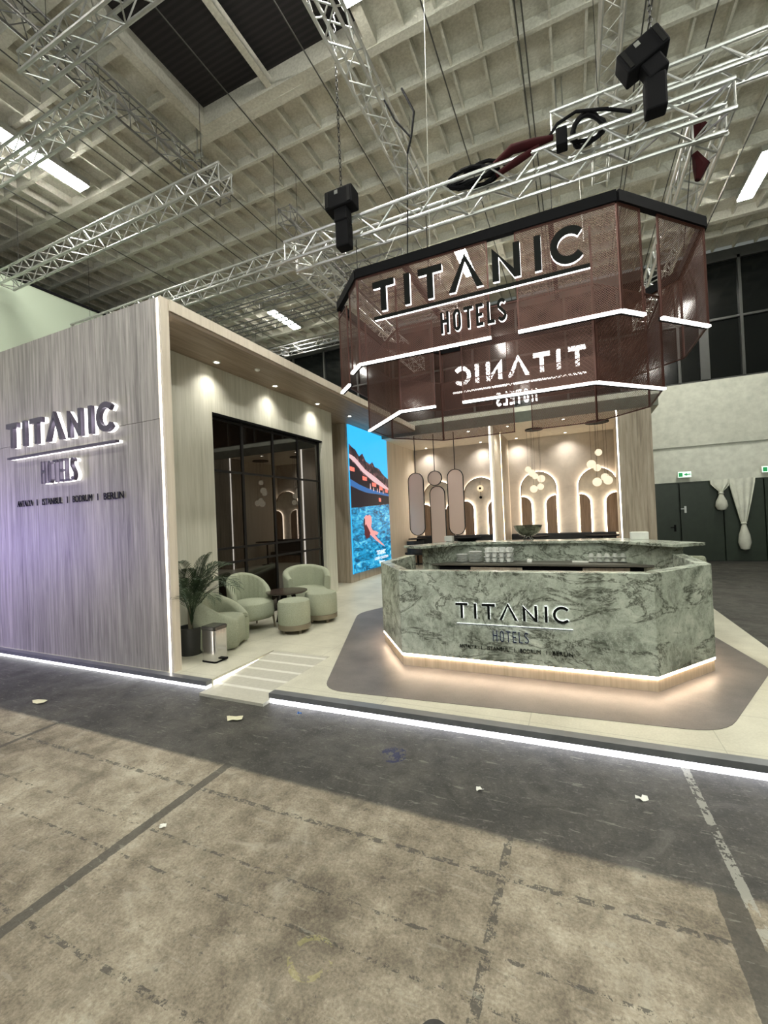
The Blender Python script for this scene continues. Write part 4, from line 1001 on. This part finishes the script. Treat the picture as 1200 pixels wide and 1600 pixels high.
# low round chair nearest the camera: upholstered down to the floor
shell_chair('tub_chair', 'sage boucle tub chair reaching the floor, beside the palm', (-4.40, 4.36, .1), -PI / 2 + .35, .36, .13, .02, .40, .72, .40, math.radians(152), 0, False, 1.3, taper=.06)
shell_chair('armchair', 'sage armchair with pleated back and slim legs, second from left', (-4.60, 5.20, .1), -PI / 2 - .25, .33, .08, .17, .43, .84, .44, math.radians(100), 13, True, .55, taper=.12)
shell_chair('armchair', 'sage armchair with wide channelled back, farthest, behind the ottomans', (-4.46, 6.50, .1), -PI * .5 - .75, .40, .10, .15, .42, .80, .62, math.radians(118), 5, True, .8, pl_amp=.016, taper=.08)
def ottoman(loc, lab, r=.235):
    t = thing('ottoman', lab, 'ottoman', loc)
    MB().lathe([(0, .13), (r * .96, .13), (r, .15), (r * 1.01, .30), (r, .42), (r * .95, .46), (r * .8, .475), (0, .48)], (0, 0, 0), 40).build('cushion', M_sage, t, local=True, smooth=True)
    MB().lathe([(0, .06), (r * .97, .06), (r * 1.0, .065), (r * 1.0, .135), (0, .135)], (0, 0, 0), 40).build('wood_band', M_leg, t, local=True, smooth=True)
    for k in range(4):
        a = PI / 4 + k * PI / 2 + .3; MB().lathe([(0, 0), (.02, 0), (.024, .06), (0, .06)], (r * .68 * math.cos(a), r * .68 * math.sin(a), 0), 12).build('foot', M_leg, t, local=True, smooth=True)
ottoman((-3.83, 5.22, .1), 'round sage ottoman nearest the camera'); ottoman((-3.80, 5.90, .1), 'round sage ottoman behind, in front of the far armchair', .255)
ct = thing('coffee_table', 'dark round coffee table on three splayed legs among the seats', 'table', (-4.22, 5.58, .1))
MB().lathe([(0, .50), (.30, .50), (.32, .51), (.32, .525), (0, .525)], (-4.22, 5.58, .1), 36).build('tabletop', plain('dark_brown_marble', (.035, .025, .02), .25), ct, smooth=True)
for k in range(3):
    a = k * 2 * PI / 3 + 2.9; MB().tube([(-4.22 + .08 * math.cos(a), 5.58 + .08 * math.sin(a), .60), (-4.22 + .26 * math.cos(a), 5.58 + .26 * math.sin(a), .1)], [.035, .02], 8).build('leg', M_blackm, ct, smooth=True)
# pedal bin
pb = thing('pedal_bin', 'chrome pedal bin on the stage beside the tub chair', 'bin', (-4.0, 3.86, .1))
bp = rounded([(-4.115, 3.77), (-3.90, 3.77), (-3.90, 3.97), (-4.115, 3.97)], .03, 4)
MB().hprism(bp, .115, .475).build('steel_body', M_steel, pb, smooth=False); MB().hprism(rounded([(-4.12, 3.765), (-3.895, 3.765), (-3.895, 3.975), (-4.12, 3.975)], .03, 4), .1, .118).build('base', M_blackm, pb)
MB().hprism(rounded([(-4.12, 3.765), (-3.895, 3.765), (-3.895, 3.975), (-4.12, 3.975)], .03, 4), .475, .52).build('lid', plain('bin_lid', (.07, .07, .065), .25, .6), pb, bevel=.01)
MB().box(-3.90, 3.86, .125, -3.85, 3.91, .14).build('pedal', M_blackm, pb)
# palm
pm = thing('potted_palm', 'potted palm with arching dark green fronds in the corner behind the wall', 'plant', (-4.52, 3.98, .1))
MB().lathe([(0, 0), (.13, 0), (.16, .30), (.165, .34), (.14, .34), (.13, .30), (0, .28)], (-4.52, 3.98, .1), 28).build('pot', M_pot, pm, smooth=True)
MB().tube([(-4.52, 3.98, .36), (-4.53, 3.98, .7)], [.03, .02], 8).build('stem', M_leg, pm, smooth=True)
rng = random.Random(11)
for k in range(18):
    az = rng.uniform(-1.3, 1.9) if k % 4 else rng.uniform(0, 2 * PI); lean = rng.uniform(.25, .75); Lf = rng.uniform(.75, 1.05); base = Vector((-4.50, 3.98, .45 + rng.uniform(0, .2)))
    if k in (0, 1): az, lean, Lf = .1 + k, .22, .95
    d = Vector((math.cos(az), math.sin(az), 0)); pts = []
    for i in range(13):
        s = i / 12; pts.append(base + d * (min(lean, .5 if d.x < .3 else 1) * Lf * (s + .9 * s * s) * .62) + Vector((0, 0, Lf * (s * 1.0 - .80 * lean * s * s * s))))
    m = MB(); m.tube(pts, [.005 * (1 - .8 * i / 12) + .001 for i in range(13)], 5)
    side = Vector((-d.y, d.x, 0)); nl = 26
    for i in range(nl):
        f_ = 3 + 9 * i / (nl - 1); i0 = min(int(f_), 12); p = pts[i0].lerp(pts[min(i0 + 1, 12)], f_ - i0); tang = (pts[min(i0 + 1, 12)] - pts[max(i0 - 1, 0)]).normalized(); q = i / (nl - 1); ll = .21 * math.sin(PI * (.22 + .72 * q)) + .04
        for sg in (-1, 1):
            dd = (side * sg * .62 + tang * .85 + Vector((0, 0, .12))).normalized(); wv = tang.cross(dd).cross(dd).normalized() * .0052
            p1 = p + dd * ll * .4; p2 = p + dd * ll * .75 - Vector((0, 0, .015)); e = p + dd * ll - Vector((0, 0, .05))
            for c_ in (p1, p2, e):
                if c_.x < -4.93: c_.x = -4.93
                if c_.y < 3.52: c_.y = 3.52
            m.add([p, p1 + wv, p2 + wv * .8, e, p2 - wv * .8, p1 - wv], [(0, 1, 5), (1, 2, 4, 5), (2, 3, 4)])
    m.build('frond', M_leaf, pm)

# ================================================================ FLOOR LITTER
def scrap(x, y, s, lab, mat=M_tape, seed=1):
    r = random.Random(seed); n = 9; m = MB(); poly = [(x + s * (1.6 if abs(math.cos(2 * PI * i / n)) > .5 else .6) * r.uniform(.5, 1) * math.cos(2 * PI * i / n), y + s * r.uniform(.4, 1) * math.sin(2 * PI * i / n)) for i in range(n)]
    vs = [(a, b, .004 + r.uniform(0, .02)) for a, b in poly]; vs2 = [(a, b, z + .002) for a, b, z in vs]
    m.add(vs + vs2 + [(x, y, .012), (x, y, .014)], [(i, (i + 1) % n, 2 * n) for i in range(n)] + [(n + i, 2 * n + 1, n + (i + 1) % n) for i in range(n)] + [(i, n + i, n + (i + 1) % n, (i + 1) % n) for i in range(n)])
    tag(m.build('paper_scrap', mat), lab, 'litter')
scrap(-5.01, 2.545, .07, 'crumpled yellowish tape scrap on the dark floor at left', seed=3)
scrap(-2.81, 2.915, .075, 'torn yellowish tape scrap on the floor below the ramp', seed=8)
scrap(.28, 2.90, .025, 'tiny white paper bit on the dark floor at right', M_whitebox, 5)
scrap(-.62, 2.66, .02, 'tiny white paper bit on the dark floor near the middle', M_whitebox, 6)
scrap(-2.23, 1.72, .022, 'small white chip on the light floor by the long dark line', M_whitebox, 9)
scrap(-2.32, 3.18, .018, 'small blue tape bit at the stage edge', plain('blue_tape', (.02, .12, .4), .6), 12)
